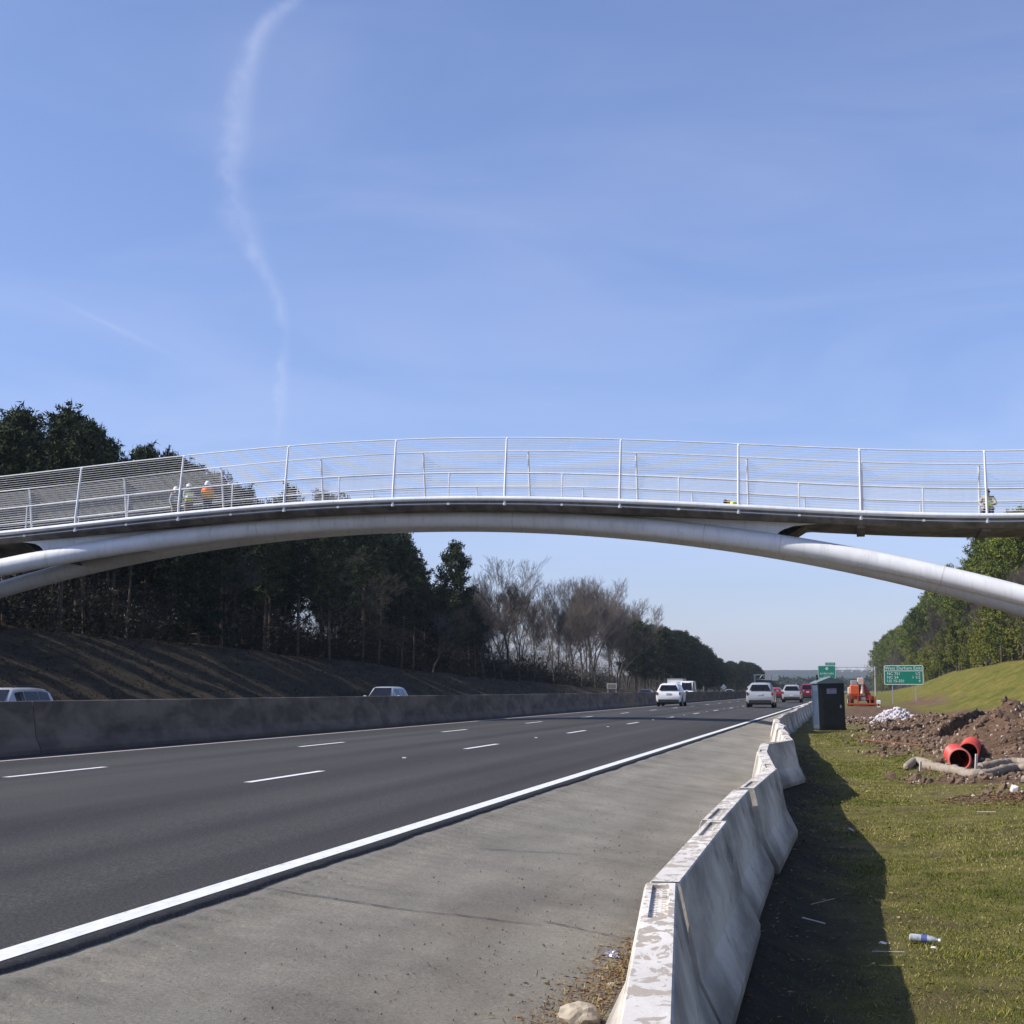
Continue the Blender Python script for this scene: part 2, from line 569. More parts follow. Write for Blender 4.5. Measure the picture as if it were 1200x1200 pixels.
class MB:
    """collects simple shapes into one mesh"""
    def __init__(s):
        s.v = []; s.f = []

    def add(s, vs, fs):
        k = len(s.v); s.v += [tuple(v) for v in vs]; s.f += [tuple(i + k for i in f) for f in fs]
        return s

    def box(s, x0, x1, y0, y1, z0, z1, m=None, bev=0):
        if bev:
            b = bev
            rings = []
            for z, d in ((z0, b), (z0 + b, 0), (z1 - b, 0), (z1, b)):
                rings.append([(x0 + d + b * .0, y0 + d, z), (x1 - d, y0 + d, z), (x1 - d, y1 - d, z), (x0 + d, y1 - d, z)])
            vs = [p for r in rings for p in r]; fs = [(3, 2, 1, 0), (12, 13, 14, 15)]
            for r in range(3):
                for i in range(4):
                    j = (i + 1) % 4
                    fs.append((r * 4 + i, r * 4 + j, r * 4 + 4 + j, r * 4 + 4 + i))
        else:
            vs = [(x, y, z) for z in (z0, z1) for (x, y) in ((x0, y0), (x1, y0), (x1, y1), (x0, y1))]
            fs = [(3, 2, 1, 0), (4, 5, 6, 7), (0, 1, 5, 4), (1, 2, 6, 5), (2, 3, 7, 6), (3, 0, 4, 7)]
        if m is not None:
            vs = [m @ Vector(v) for v in vs]
        return s.add(vs, fs)

    def tube(s, pts, r, n=8, cap=True):
        pts = [Vector(p) for p in pts]
        rr = r if hasattr(r, '__len__') else [r] * len(pts)
        vs = []; fs = []
        up = Vector((0, 0, 1))
        for i, p in enumerate(pts):
            t = (pts[min(i + 1, len(pts) - 1)] - pts[max(i - 1, 0)]).normalized()
            a = t.cross(up)
            if a.length < .05:
                a = t.cross(Vector((0, 1, 0)))
            a.normalize(); b = a.cross(t).normalized()
            for k in range(n):
                th = 2 * PI * k / n
                vs.append(p + (a * math.cos(th) + b * math.sin(th)) * rr[i])
        for i in range(len(pts) - 1):
            for k in range(n):
                j = (k + 1) % n
                fs.append((i * n + k, (i + 1) * n + k, (i + 1) * n + j, i * n + j))
        if cap:
            fs.append(tuple(range(n))); fs.append(tuple(reversed(range((len(pts) - 1) * n, len(pts) * n))))
        return s.add(vs, fs)

    def prism(s, poly, axis, a, b):
        """poly in the other two axes, extruded from a to b along axis"""
        def P(u, v, w):
            return {'x': (w, u, v), 'y': (u, w, v), 'z': (u, v, w)}[axis]
        n = len(poly)
        vs = [P(u, v, a) for u, v in poly] + [P(u, v, b) for u, v in poly]
        fs = [tuple(range(n)), tuple(reversed(range(n, 2 * n)))]
        for i in range(n):
            j = (i + 1) % n
            fs.append((i, n + i, n + j, j))
        return s.add(vs, fs)

    def lathe(s, prof, n=16, m=None):
        """prof: (r,z)"""
        vs = []; fs = []
        for r, z in prof:
            for k in range(n):
                vs.append(Vector((r * math.cos(2 * PI * k / n), r * math.sin(2 * PI * k / n), z)))
        for i in range(len(prof) - 1):
            for k in range(n):
                j = (k + 1) % n
                fs.append((i * n + k, i * n + j, (i + 1) * n + j, (i + 1) * n + k))
        if m is not None:
            vs = [m @ v for v in vs]
        return s.add(vs, fs)

    def rock(s, c, r, seed=0, sub=1, flat=1):
        if sub not in ICO:
            bm = bmesh.new(); bmesh.ops.create_icosphere(bm, subdivisions=max(sub, 1), radius=1)
            if sub == 0:
                ICO[0] = ([Vector(v) for v in ((0, 0, 1), (1, 0, 0), (0, 1, 0), (-1, 0, 0), (0, -1, 0), (0, 0, -1))],
                          [(0, 1, 2), (0, 2, 3), (0, 3, 4), (0, 4, 1), (5, 2, 1), (5, 3, 2), (5, 4, 3), (5, 1, 4)])
            else:
                ICO[sub] = ([v.co.copy() for v in bm.verts], [tuple(v.index for v in f.verts) for f in bm.faces])
            bm.free()
        rg = random.Random(seed)
        sx, sy, sz = [rg.uniform(.7, 1.2) for _ in range(3)]
        rot = Euler((rg.uniform(0, 3), rg.uniform(0, 3), rg.uniform(0, 3))).to_matrix()
        vs = []
        for v in ICO[sub][0]:
            p = v * rg.uniform(.70, 1.2)
            p = rot @ Vector((p.x * sx, p.y * sy, p.z * sz))
            vs.append(Vector(c) + Vector((p.x, p.y, p.z * flat)) * r)
        return s.add(vs, ICO[sub][1])

    def build(s, name, mat, parent=None, smooth=False, fixn=True):
        o = link_mesh(name, s.v, s.f, mat, parent, smooth)
        if fixn:
            bm = bmesh.new(); bm.from_mesh(o.data); bmesh.ops.recalc_face_normals(bm, faces=bm.faces); bm.to_mesh(o.data); bm.free()
        if smooth:
            autosmooth(o)
        return o


def autosmooth(o, ang=35):
    me = o.data
    me.polygons.foreach_set('use_smooth', np.ones(len(me.polygons), bool))
    bm = bmesh.new(); bm.from_mesh(me)
    for e in bm.edges:
        if len(e.link_faces) == 2 and e.calc_face_angle(0) > rad(ang):
            e.smooth = False
    bm.to_mesh(me); bm.free()


def text_mesh(body, size, mat, name, parent, loc, rot=(PI / 2, 0, 0), align='CENTER', ext=.004):
    cu = bpy.data.curves.new(name, 'FONT'); cu.body = body; cu.size = size; cu.align_x = align
    cu.extrude = ext; cu.resolution_u = 2; cu.offset = .002 * size
    t = bpy.data.objects.new(name + '_tmp', cu); C.objects.link(t)
    bpy.context.view_layer.update()
    me = bpy.data.meshes.new_from_object(t.evaluated_get(bpy.context.evaluated_depsgraph_get()))
    bpy.data.objects.remove(t)
    me.name = name; me.materials.clear(); me.materials.append(mat)
    o = bpy.data.objects.new(name, me); C.objects.link(o)
    o.parent = parent; o.location = loc; o.rotation_euler = rot
    return o


# ------------------------------------------------------------------ ground and roads
def graded(stops):
    out = [stops[0][0]]
    for (a, st), (b, _) in zip(stops[:-1], stops[1:]):
        n = max(1, int(round((b - a) / st)))
        out += list(np.linspace(a, b, n + 1)[1:])
    return np.array(out)


gx = graded([(-3000, 500), (-500, 60), (-140, 12), (-80, 2.2), (-34, 2.8), (-17, 3), (-4, 1.2), (-1.4, .1), (7.5, .35), (12, 1), (30, 12), (120, 60), (500, 500), (3000, 1)])
gy = graded([(-60, 10), (2, .5), (5, .14), (30, .22), (94, 1.2), (130, 5), (400, 25), (1000, 120), (5000, 1)])
XX, YY = np.meshgrid(gx, gy)
ZZ = gz(XX, YY)
V = np.stack([XX.ravel(), YY.ravel(), ZZ.ravel()], 1)
nx, ny = len(gx), len(gy)
idx = np.arange(nx * ny).reshape(ny, nx)
FQ = np.stack([idx[:-1, :-1].ravel(), idx[:-1, 1:].ravel(), idx[1:, 1:].ravel(), idx[1:, :-1].ravel()], 1)
D_ = dirt(XX, YY)
nz_ = 1.2 * fbm(XX * .8, YY * .5, 3, 71)
BANK = sstep(4.5, 8, XX + nz_) * (1 - D_)
FOR = np.maximum(sstep(-33, -35, XX), sstep(19, 23, XX))
FOOT_DARK = sstep(1.4, .5, XX - edge_x(YY) + .5 * fbm(XX * 2, YY * 1.2, 3, 73) * 2) * (XX > edge_x(YY)) * (1 - D_) * sstep(62, 50, YY)  # ragged strip of darker ground along the verge foot of the barriers
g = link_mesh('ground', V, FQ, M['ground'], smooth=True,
              attrs={'dirt': D_.ravel(), 'bank': BANK.ravel(), 'forest': FOR.ravel(), 'litter': FOOT_DARK.ravel()})
tag(g, kind='structure')


def strip(name, xs, ys, dz, mat, kind='structure', jag=None, thick=0):
    XX, YY = np.meshgrid(xs, ys)
    if jag is not None:
        XX = XX.copy(); XX[:, -1] += jag(YY[:, -1])
    ZZ = road_z(XX) + dz
    V = np.stack([XX.ravel(), YY.ravel(), ZZ.ravel()], 1)
    nx, ny = len(xs), len(ys)
    idx = np.arange(nx * ny).reshape(ny, nx)
    FQ = np.stack([idx[:-1, :-1].ravel(), idx[:-1, 1:].ravel(), idx[1:, 1:].ravel(), idx[1:, :-1].ravel()], 1)
    if thick:
        k = len(V)
        e = V[idx[:, -1]].copy(); e[:, 2] -= thick; e[:, 0] += .015
        V = np.concatenate([V, e])
        b = np.arange(k, k + ny)
        FQ = np.concatenate([FQ, np.stack([idx[:-1, -1], b[:-1], b[1:], idx[1:, -1]], 1)])
    o = link_mesh(name, V, FQ, mat)
    return tag(o, kind=kind) if kind else o


ylong = graded([(-60, 20), (0, .5), (60, 4), (200, 40), (1600, 1)])
yfine = graded([(-20, 5), (4, .06), (50, .5), (120, 5), (1600, 1)])
strip('road', [-16.9, -15, -11.4, -7.7, -5.5, -4, -3.86], yfine, 0, M['asphalt'],
      jag=lambda y: .07 * fbm(y * .9, y * 0, 6, 3) + .035 * fbm(y * 7.3, y * 0, 3, 4), thick=.06)
strip('opposite_road', [-34, -31, -24, -17.0], ylong, 0, M['asphalt'])

# shoulder with ground-in rumble strip
sy = graded([(-20, 5), (3.5, .05), (45, .5), (120, 5), (1600, 1)])
sx = np.array([-3.90, -3.80, -3.74, -3.70, -3.58, -3.46, -3.42, -3.2, -3.0, -2.9, -2.6, -2.3, -2.0, -1.7, -1.4, -1.1])
SX, SY = np.meshgrid(sx, sy)
SX = np.where(SX > -3.0, -3.0 + (SX + 3.0) / 1.9 * (np.maximum(edge_x(SY), -2.95) + .03 + 3.0), SX)
SZ = np.interp(SX, [-3.9, -3.8, -1.3, -.8], [-.105, -.11, -.47, -.53])
gro = (np.sin(SY * 2 * PI / .30) > .2) * ((SX > -3.72) & (SX < -3.44)) * (SY < 45)
SZ = SZ - .022 * gro + .012 * fbm(SX * 1.5, SY * .7, 3, 81)
Vs = np.stack([SX.ravel(), SY.ravel(), SZ.ravel()], 1)
ix = np.arange(SX.size).reshape(SX.shape)
Fs = np.stack([ix[:-1, :-1].ravel(), ix[:-1, 1:].ravel(), ix[1:, 1:].ravel(), ix[1:, :-1].ravel()], 1)
tag(link_mesh('shoulder', Vs, Fs, M['shoulder']), kind='structure')


def shoulder_z(x):
    return float(np.interp(x, [-3.9, -3.8, -1.3, -.8], [-.105, -.11, -.47, -.53]))


# cracks in the shoulder as thin sealed lines
def crack(pts, w=.010):
    m = MB(); P = []
    for (a, b) in zip(pts[:-1], pts[1:]):
        for k in range(12):
            t = k / 12
            P.append((a[0] + (b[0] - a[0]) * t, a[1] + (b[1] - a[1]) * t))
    for i, (p, q) in enumerate(zip(P[:-1], P[1:])):
        j = lambda s: random.uniform(-.02, .02)
        if i == 0:
            o = (j(0), j(0))
        n = (j(0), j(0))
        x0, y0, x1, y1 = p[0] + o[0], p[1] + o[1], q[0] + n[0], q[1] + n[1]
        ww = w * random.uniform(.5, 1.2)
        m.add([(x0, y0 - ww, shoulder_z(x0) + .008), (x1, y1 - ww, shoulder_z(x1) + .008), (x1, y1 + ww, shoulder_z(x1) + .008), (x0, y0 + ww, shoulder_z(x0) + .008)], [(0, 1, 2, 3)])
        o = n
    return m


cm = MB()
for pts in ([on_z(270, 1058, -.2), on_z(450, 1078, -.3), on_z(650, 1095, -.42)],
            [on_z(640, 1088, -.40), on_z(742, 1104, -.46)],
            [on_z(800, 930, -.40), on_z(868, 928, -.46)],
            [on_z(560, 1010, -.3), on_z(690, 1014, -.4)]):
    mm = crack([(p.x, p.y) for p in pts]); cm.add(mm.v, mm.f)
co = cm.build('shoulder_cracks', M['dark'])
tag(co, kind='structure')

# painted lines
strip('edge_line', [-4.13, -3.97], yfine, .004, M['white_line'])
strip('median_line', [-15.10, -14.88], ylong, .004, M['pink_line'])
DASH0 = on_z(285, 917, 0).y
for x0 in (-7.7, -11.4):
    m = MB()
    st = DASH0 if x0 == -7.7 else on_z(2, 911, 0).y
    for k in range(-1, 45):
        y = st + 12.19 * k
        zz = float(road_z(x0)) + .004
        m.add([(x0 - .06, y, zz), (x0 + .06, y, zz), (x0 + .06, y + 3.05, zz), (x0 - .06, y + 3.05, zz)], [(0, 1, 2, 3)])
    tag(m.build('lane_line', M['white_line']), kind='structure')
m = MB()
for x0 in (-23.6, -27.3):
    for k in range(0, 40):
        y = 20 + 12.19 * k; zz = float(road_z(x0)) + .004
        m.add([(x0 - .06, y, zz), (x0 + .06, y, zz), (x0 + .06, y + 3.05, zz), (x0 - .06, y + 3.05, zz)], [(0, 1, 2, 3)])
tag(m.build('opposite_lane_line', M['white_line']), kind='structure')


# raised pavement markers on the lane line gaps
stud = MB().prism([(-.05, 0), (.05, 0), (.03, .018), (-.03, .018)], 'x', -.035, .035).build('road_stud', M['alu'])
for k in range(0, 14):
    o = stud if k == 0 else stud.copy()
    if k > 0:
        C.objects.link(o)
    o.location = (-7.7, DASH0 + 12.19 * k + 7.6, .004)
    tag(o, 'small pale road stud in the gap between two dashes of the nearer lane line', 'road stud', 'road studs along the nearer lane line')

# ------------------------------------------------------------------ concrete barriers
def loft_barrier(L, prof, seed, recess=True, ends=(0, 1), nseg=14, rough=.0007):
    """prof: right half profile (halfwidth, z) from the base up; the barrier runs along +y from 0 to L"""
    m = MB(); rg = random.Random(seed)
    ring = [(w, z) for w, z in prof] + [(-w, z) for w, z in reversed(prof)]
    n = len(ring)
    ys = [0, .02] + [L * k / nseg for k in range(1, nseg)] + [L - .02, L]
    vs = []; fs = []
    for i, y in enumerate(ys):
        sh = .985 if i in (0, len(ys) - 1) else 1
        for (w, z) in ring:
            r = rough if 0 < z else 0
            vs.append((w * sh + rg.uniform(-r, r) * .35, y, z * (1 if sh == 1 else .994) + rg.uniform(-r, r) * .6))
    top = len(prof) - 1
    for i in range(len(ys) - 1):
        for k in range(n):
            j = (k + 1) % n
            if k == top and recess:
                continue
            fs.append((i * n + k, i * n + j, (i + 1) * n + j, (i + 1) * n + k))
    fs.append(tuple(reversed(range(n)))); fs.append(tuple(range((len(ys) - 1) * n, len(ys) * n)))
    m.add(vs, fs)
    if recess:
        w, z = prof[-1]; c = w - .028
        rec = ([(.13, 1.25)] if ends[0] else []) + ([(L - 1.25, L - .10)] if ends[1] else [])
        cuts = [v for r in rec for v in r]
        allv = ys
        yy = sorted(set([round(v, 4) for v in ys + cuts]))
        for a, b in zip(yy[:-1], yy[1:]):
            mid = (a + b) / 2
            inr = any(a_ < mid < b_ for a_, b_ in rec)
            za = zb = z
            if inr:
                m.add([(-w, a, z), (-c, a, z), (-c, b, z), (-w, b, z)], [(0, 1, 2, 3)])
                m.add([(c, a, z), (w, a, z), (w, b, z), (c, b, z)], [(0, 1, 2, 3)])
                d = .018
                m.add([(-c, a, z), (-c, a, z - d), (-c, b, z - d), (-c, b, z)], [(0, 1, 2, 3)])
                m.add([(c, a, z - d), (c, a, z), (c, b, z), (c, b, z - d)], [(0, 1, 2, 3)])
                m.add([(-c, a, z - d), (c, a, z - d), (c, b, z - d), (-c, b, z - d)], [(0, 1, 2, 3)])
            else:
                m.add([(-w, a, z), (w, a, z), (w, b, z), (-w, b, z)], [(0, 1, 2, 3)])
        for y in cuts:
            m.add([(-c, y, z - .018), (c, y, z - .018), (c, y, z), (-c, y, z)], [(0, 1, 2, 3)])
    return m


KPROF = [(.305, 0), (.305, .075), (.18, .33), (.085, .785), (.078, .803), (.07, .81)]


def stamps(m, L, seed, ends):
    rg = random.Random(seed)
    for y0, y1 in ([(.18, 1.2)] if ends[0] else []) + ([(L - 1.2, L - .14)] if ends[1] else []):
        for row in (-.02, .02):
            y = y0
            while y < y1:
                l = rg.uniform(.015, .035)
                m.box(row - .012, row + .012, y, y + l * .35, .7905, .7965)
                if rg.random() < .6:
                    m.box(row - .011, row - .006, y, y + l, .7905, .7963)
                y += l + rg.uniform(.03, .09)
    return m


KR = 0
ordn = ['', 'Nearest', 'Second nearest', 'Third nearest', 'Fourth nearest', 'Fifth nearest', 'Sixth nearest', 'Seventh nearest', 'Eighth nearest']
desc = ['', 'pale barrier with peeling white skin, rising from the bottom edge of the photo',
        'pale barrier with a clean recessed stamp and dark stain low on its verge side',
        'pale barrier with dirt banked along its foot, next to the sunlit shoulder',
        'beige barrier just before the row starts to zigzag',
        'barrier turned left, its white sunlit face towards the road',
        'short looking barrier at the first kink of the zigzag row',
        'barrier turned right, its tan face square to the viewer',
        'barrier leading back left beyond the tan turned one']
proto_k = {}
used_first = {}
for i, (a, b) in enumerate(zip(pts_all[:-1], pts_all[1:])):
    L = math.hypot(b[0] - a[0], b[1] - a[1])
    key = i if i < 9 else 100 + (i % 2)
    ang = math.atan2(b[1] - a[1], b[0] - a[0]) - PI / 2
    if key not in proto_k:
        LL = L - .055 if i < 9 else 3.86
        root = empty('concrete_barrier')
        en = (0, 1) if i < 3 else (1, 0)
        bd = loft_barrier(LL, KPROF, 50 + i, ends=en, nseg=18 if i < 5 else 8)
        if i < 5:
            stamps(bd, LL, i, en)
        bd = bd.build('barrier_body', M['krail'], root)
        bv = bd.modifiers.new('b', 'BEVEL'); bv.width = .008; bv.segments = 2; bv.limit_method = 'ANGLE'
        reg(root)
        proto_k[key] = root
    else:
        root = copy_tree(proto_k[key])
    jo = (0, .0, .018, -.028, .02, 0, 0, 0, 0)[i] if i < 9 else random.uniform(-.03, .03)
    root.location = (a[0] + jo, a[1], -.57 + (random.uniform(-.012, .012) if i > 2 else 0))
    root.rotation_euler = (0, 0, ang)
    if i == 0:
        tag(root, 'Pale concrete barrier beside the photographer, just outside the bottom edge of the photo', 'barrier', 'temporary concrete barriers along the shoulder')
        continue
    if i < 9:
        tag(root, desc[i], 'barrier', 'temporary concrete barriers along the shoulder')
    elif i < 20:
        tag(root, 'small pale barrier in the row between the zigzag and the portable toilet', 'barrier', 'temporary concrete barriers along the shoulder')
    else:
        tag(root, 'far tiny pale barrier of the row running on behind the portable toilet', 'barrier', 'temporary concrete barriers along the shoulder')

# permanent median barrier, cast in long lengths
MPROF = [(.34, 0), (.34, .09), (.22, .34), (.125, 1.045), (.115, 1.06), (.10, 1.067)]
mroot = None
for k in range(-1, 23):
    y0 = 30.4 + 24.6 * (k - 0)
    if k == -1 or mroot is None:
        mroot = loft_barrier(24.57, MPROF, 5, recess=False, nseg=24, rough=.003).build('median_barrier', M['median'])
        o = mroot
    else:
        o = mroot.copy(); C.objects.link(o)
    o.location = (-16.36, y0, -.10)
    if k <= 4:
        nm = ['dark grey median barrier length cut by the left edge of the photo', 'long dark median barrier length in front of the silver minivan on the left',
              'dark median barrier length below the approaching silver car', 'median barrier length just right of the wide joint at mid picture',
              'median barrier length in front of the small roadside board', 'median barrier length behind the white SUV'][k + 1]
    else:
        nm = 'far grey length of median barrier beyond the white SUV'
    tag(o, nm, 'barrier', 'median barrier lengths')

# ------------------------------------------------------------------ footbridge
YC = 64.6
YN, YF = 62.2, 67.0


def fit_curve(tab, yfun, deg=4, lo=-35.5, hi=7):
    X = []; Z = []
    for px, py in tab:
        Y = 63.0
        for _ in range(5):
            p = at_y(px, py, Y); Y = yfun(p.x)
        X.append(p.x); Z.append(p.z)
    c = np.polyfit(X, Z, deg)
    d = np.polyder(c)

    def f(x):
        if x < lo:
            return float(np.polyval(c, lo) + np.polyval(d, lo) * (x - lo))
        if x > hi:
            return float(np.polyval(c, hi) + np.polyval(d, hi) * (x - hi))
        return float(np.polyval(c, x))
    return f


rail_z = fit_curve([(0, 625), (90, 615.5), (208, 603), (300, 594.5), (450, 586.5), (585, 583.5), (722, 587), (862, 595.5), (1005, 600), (1157, 603.5), (1200, 605)], lambda x: YN, 4)


def spread(x):
    return 1.75 + .0078 * (x + 16) ** 2


def ytn(x):
    return YC - .5 * spread(x)


def ytf(x):
    return YC + .5 * spread(x)


_az = fit_curve([(0, 666.5), (60, 653), (140, 638), (225, 628), (300, 620), (400, 611), (500, 608.3), (600, 609), (700, 614.5), (825, 624.5), (900, 634), (980, 649), (1100, 675), (1200, 698)], ytn, 3)


def arch_z(x):
    if x > 6.5:
        s = (_az(6.5) - _az(5.5)); return _az(6.5) + s * (x - 6.5) - .0062 * (x - 6.5) ** 2
    if x < -35:
        s = (_az(-34) - _az(-35)); return _az(-35) + s * (x + 35) - .0062 * (x + 35) ** 2
    return _az(x)


br = empty('footbridge', (-16, YC, 0))
BO = Vector((-16, YC, 0))


def bpart(m, name, mat, smooth=False, parent=None):
    m.v = [(v[0] - BO.x, v[1] - BO.y, v[2] - BO.z) for v in m.v]
    return m.build(name, mat, parent or br, smooth)


tag(br, 'white steel arch footbridge with cable fence crossing over the whole motorway', 'footbridge')
TR = .375
xs_t = list(np.linspace(-57, 27, 100))
for nm, yf in (('arch_tube', ytn), ('arch_tube', ytf)):
    P = []
    for x in xs_t:
        z = arch_z(x)
        if z > -1.5:
            P.append((x, yf(x), z))
    bpart(MB().tube(P, TR, 28), nm, M['steel'], True)
# weld collars
wband = plain('weathered_weld_band', (.66, .63, .59), .5)
for x in (-33.0, -24, -13.2, -5.5, -2.55, 3.4, 8.3):
    for yf in (ytn, ytf):
        p = Vector((x, yf(x), arch_z(x))); q = Vector((x + .05, yf(x + .05), arch_z(x + .05)))
        bpart(MB().tube([p, q], TR + .004, 28), 'weld_band', wband, True)
# closing plate between the two tubes near the crown
m = MB(); P = [x for x in np.linspace(-29.5, -2.0, 50)]
for a, b in zip(P[:-1], P[1:]):
    za, zb = arch_z(a) - .12, arch_z(b) - .12
    m.add([(a, ytn(a) + .2, za), (b, ytn(b) + .2, zb), (b, ytf(b) - .2, zb), (a, ytf(a) - .2, za),
           (a, ytn(a) + .2, za + .04), (b, ytn(b) + .2, zb + .04), (b, ytf(b) - .2, zb + .04), (a, ytf(a) - .2, za + .04)],
          [(0, 1, 2, 3), (7, 6, 5, 4), (0, 4, 5, 1), (2, 6, 7, 3)])
bpart(m, 'tie_plate', M['steel'])
# deck slab
DTH = .32


def soff(x):
    return rail_z(x) - .09 - DTH


m = MB(); xs_d = list(np.linspace(-75, 40, 140))
ring = []
for x in xs_d:
    z = rail_z(x)
    ring.append([(x, YN + .02, z - .05), (x, YN + .02, z - .26), (x, YN + .35, z - .09 - DTH), (x, YF - .35, z - .09 - DTH), (x, YF - .02, z - .26), (x, YF - .02, z - .05)])
vs = [p for r in ring for p in r]; fs = []
for i in range(len(ring) - 1):
    for k in range(6):
        j = (k + 1) % 6
        fs.append((i * 6 + k, i * 6 + j, i * 6 + 6 + j, i * 6 + 6 + k))
m.add(vs, fs)
bpart(m, 'deck', M['deck'])
# web plates between arch and deck: crown part closed, with curved ends
XL, XR = -33.2, -2.75
for yf, s in ((ytn, 1), (ytf, -1)):
    m = MB(); N = 70; pr = None
    for i in range(N + 1):
        t = i / N
        xb = XL + (XR - XL) * t
        # the top edge reaches further than the foot at both ends, on a curve
        rows = []
        for k in range(6):
            u = k / 5
            ext = (1 - math.sqrt(max(0, 1 - u * u)))
            x = xb + (1.7 * ext * (t - .0) ** 40 if t > .5 else -1.0 * ext * (1 - t) ** 40)
            zb = arch_z(x) + TR * .55; zt = max(soff(x) + .01, zb + .01)
            y0 = yf(x) + s * .12
            y1 = YC - s * 1.15 * 1.0 if False else yf(x) + s * .12
            rows.append((x, y0 + (y1 - y0) * u, zb + (zt - zb) * u))
        if pr:
            for k in range(5):
                m.add([pr[k], rows[k], rows[k + 1], pr[k + 1]], [(0, 1, 2, 3)])
        pr = rows
    bpart(m, 'web_plate', M['steel'])
# end bulkheads closing the gap between the webs
for x0, x1 in ((XR, XR + 1.2), (XL, XL - .9)):
    m = MB()
    zb0 = arch_z(x0) + .0; 
    m.add([(x0, ytn(x0) + .12, zb0), (x0, ytf(x0) - .12, zb0), (x1, ytf(x1) - .12, soff(x1)), (x1, ytn(x1) + .12, soff(x1))], [(0, 1, 2, 3)])
    bpart(m, 'end_bulkhead', M['deck'])
# posts measured on the near side, spaced evenly
npx = [(90, 547, 614), (208, 532, 602), (329, 520, 594), (455, 513, 586), (585, 508.5, 583), (722, 512, 587), (862, 517, 595), (1005, 520.5, 600), (1157, 522, 603.5)]
PXn = [at_y(px + (-(2 if px < 900 else 0)), yb, YN).x for px, yt, yb in npx]
stp = (PXn[-1] - PXn[0]) / 8
posts_x = [PXn[0] + stp * k for k in range(-7, 16)]
HF = 2.50
LEAN = .42
xs_r = [posts_x[0] + (posts_x[-1] - posts_x[0]) * k / 150 for k in range(151)]
for side, (y0, sg) in (('n', (YN, 1)), ('f', (YF, -1))):
    px_off = 0 if side == 'n' else stp * .02
    for x in posts_x:
        x = x + px_off; z = rail_z(x)
        m = MB().tube([(x, y0, z - .22), (x, y0 + sg * .04, z + .4), (x, y0 + sg * LEAN, z + HF - .06), (x, y0 + sg * (LEAN + .16), z + HF + .02)], [.05, .05, .042, .03], 8)
        m.box(x - .06, x + .06, y0 - .03, y0 + .06, z - .26, z - .17)
        bpart(m, 'fence_post', M['steel'], True)
        xm = x + stp / 2
        if xm < posts_x[-1]:
            z = rail_z(xm)
            m = MB().tube([(xm, y0 + sg * .05, z - .18), (xm, y0 + sg * .16, z + 1.04)], .032, 6)
            m.box(xm - .05, xm + .05, y0 - .03, y0 + .04, z - .24, z - .16)
            bpart(m, 'short_post', M['steel'], True)
    tr = MB().tube([(x, y0 + sg * (LEAN + .14), rail_z(x) + HF + .02) for x in xs_r], .028, 6)
    bpart(tr, 'top_rail', M['steel'], True)
    tr = MB().tube([(x, y0 + sg * .17, rail_z(x) + 1.05) for x in xs_r], .035, 8)
    bpart(tr, 'handrail', M['steel'], True)
    tr = MB().tube([(x, y0, rail_z(x)) for x in xs_r], .095, 10)
    tr.tube([(x, y0 + .02, rail_z(x) - .2) for x in xs_r], .02, 6)
    bpart(tr, 'kerb_rail', M['steel'], True)
    m = MB()
    for k in range(1, 26):
        h = HF * k / 26.0
        off = .04 + (LEAN - .02) * (h / HF) - .045
        xx = [xs_r[i] for i in range(0, 151, 2)]
        m.tube([(x, y0 + sg * off, rail_z(x) + h + .0) for x in xx], .0080, 4, cap=False)
    bpart(m, 'cable_infill', M['steel'])
# mid rail on the deck (inner pipe barrier)
tr = MB().tube([(x, YF - .5, rail_z(x) + .38) for x in xs_r], .05, 6)
for x in posts_x:
    tr.tube([(x + 1.2, YF - .5, rail_z(x) - .05), (x + 1.2, YF - .5, rail_z(x) + .38)], .03, 5)
bpart(tr, 'conduit_rail', M['galv'], True)
# cross beams on the soffit
for x in posts_x:
    if x > XR + 1 or x < XL - 1:
        m = MB().box(x - .16, x + .16, YN + .5, YF - .5, soff(x) - .10, soff(x) + .01)
        bpart(m, 'cross_beam', M['deck'])
# concrete footings at both springings
for xf in (-55.5, 21.5):
    m = MB().box(xf - 1.6, xf + 1.6, YC - 7.5, YC + 7.5, -2.5, arch_z(xf) + .9 if xf > 0 else gzs(xf, YC) + 1.2, bev=.08)
    bpart(m, 'footing', M['deck'])


# ------------------------------------------------------------------ people
def skin_mesh(name, joints, edges, radii, mat, parent, root='hip', sub=2):
    names = list(joints)
    me = bpy.data.meshes.new(name)
    me.from_pydata([joints[n] for n in names], [(names.index(a), names.index(b)) for a, b in edges], [])
    o = bpy.data.objects.new(name, me); C.objects.link(o)
    sk = o.modifiers.new('skin', 'SKIN'); sk.use_smooth_shade = True
    if not me.skin_vertices:
        bpy.context.view_layer.update()
    lay = me.skin_vertices[0].data
    for i, n in enumerate(names):
        r = radii[n]
        lay[i].radius = r if hasattr(r, '__len__') else (r, r)
        lay[i].use_root = (n == root)
    ss = o.modifiers.new('sub', 'SUBSURF'); ss.levels = sub; ss.render_levels = sub
    bpy.context.view_layer.update()
    dg = bpy.context.evaluated_depsgraph_get()
    nm = bpy.data.meshes.new_from_object(o.evaluated_get(dg))
    bpy.data.objects.remove(o)
    nm.name = name; nm.materials.clear(); nm.materials.append(mat)
    nm.polygons.foreach_set('use_smooth', np.ones(len(nm.polygons), bool))
    r = bpy.data.objects.new(name, nm); C.objects.link(r); r.parent = parent
    return r


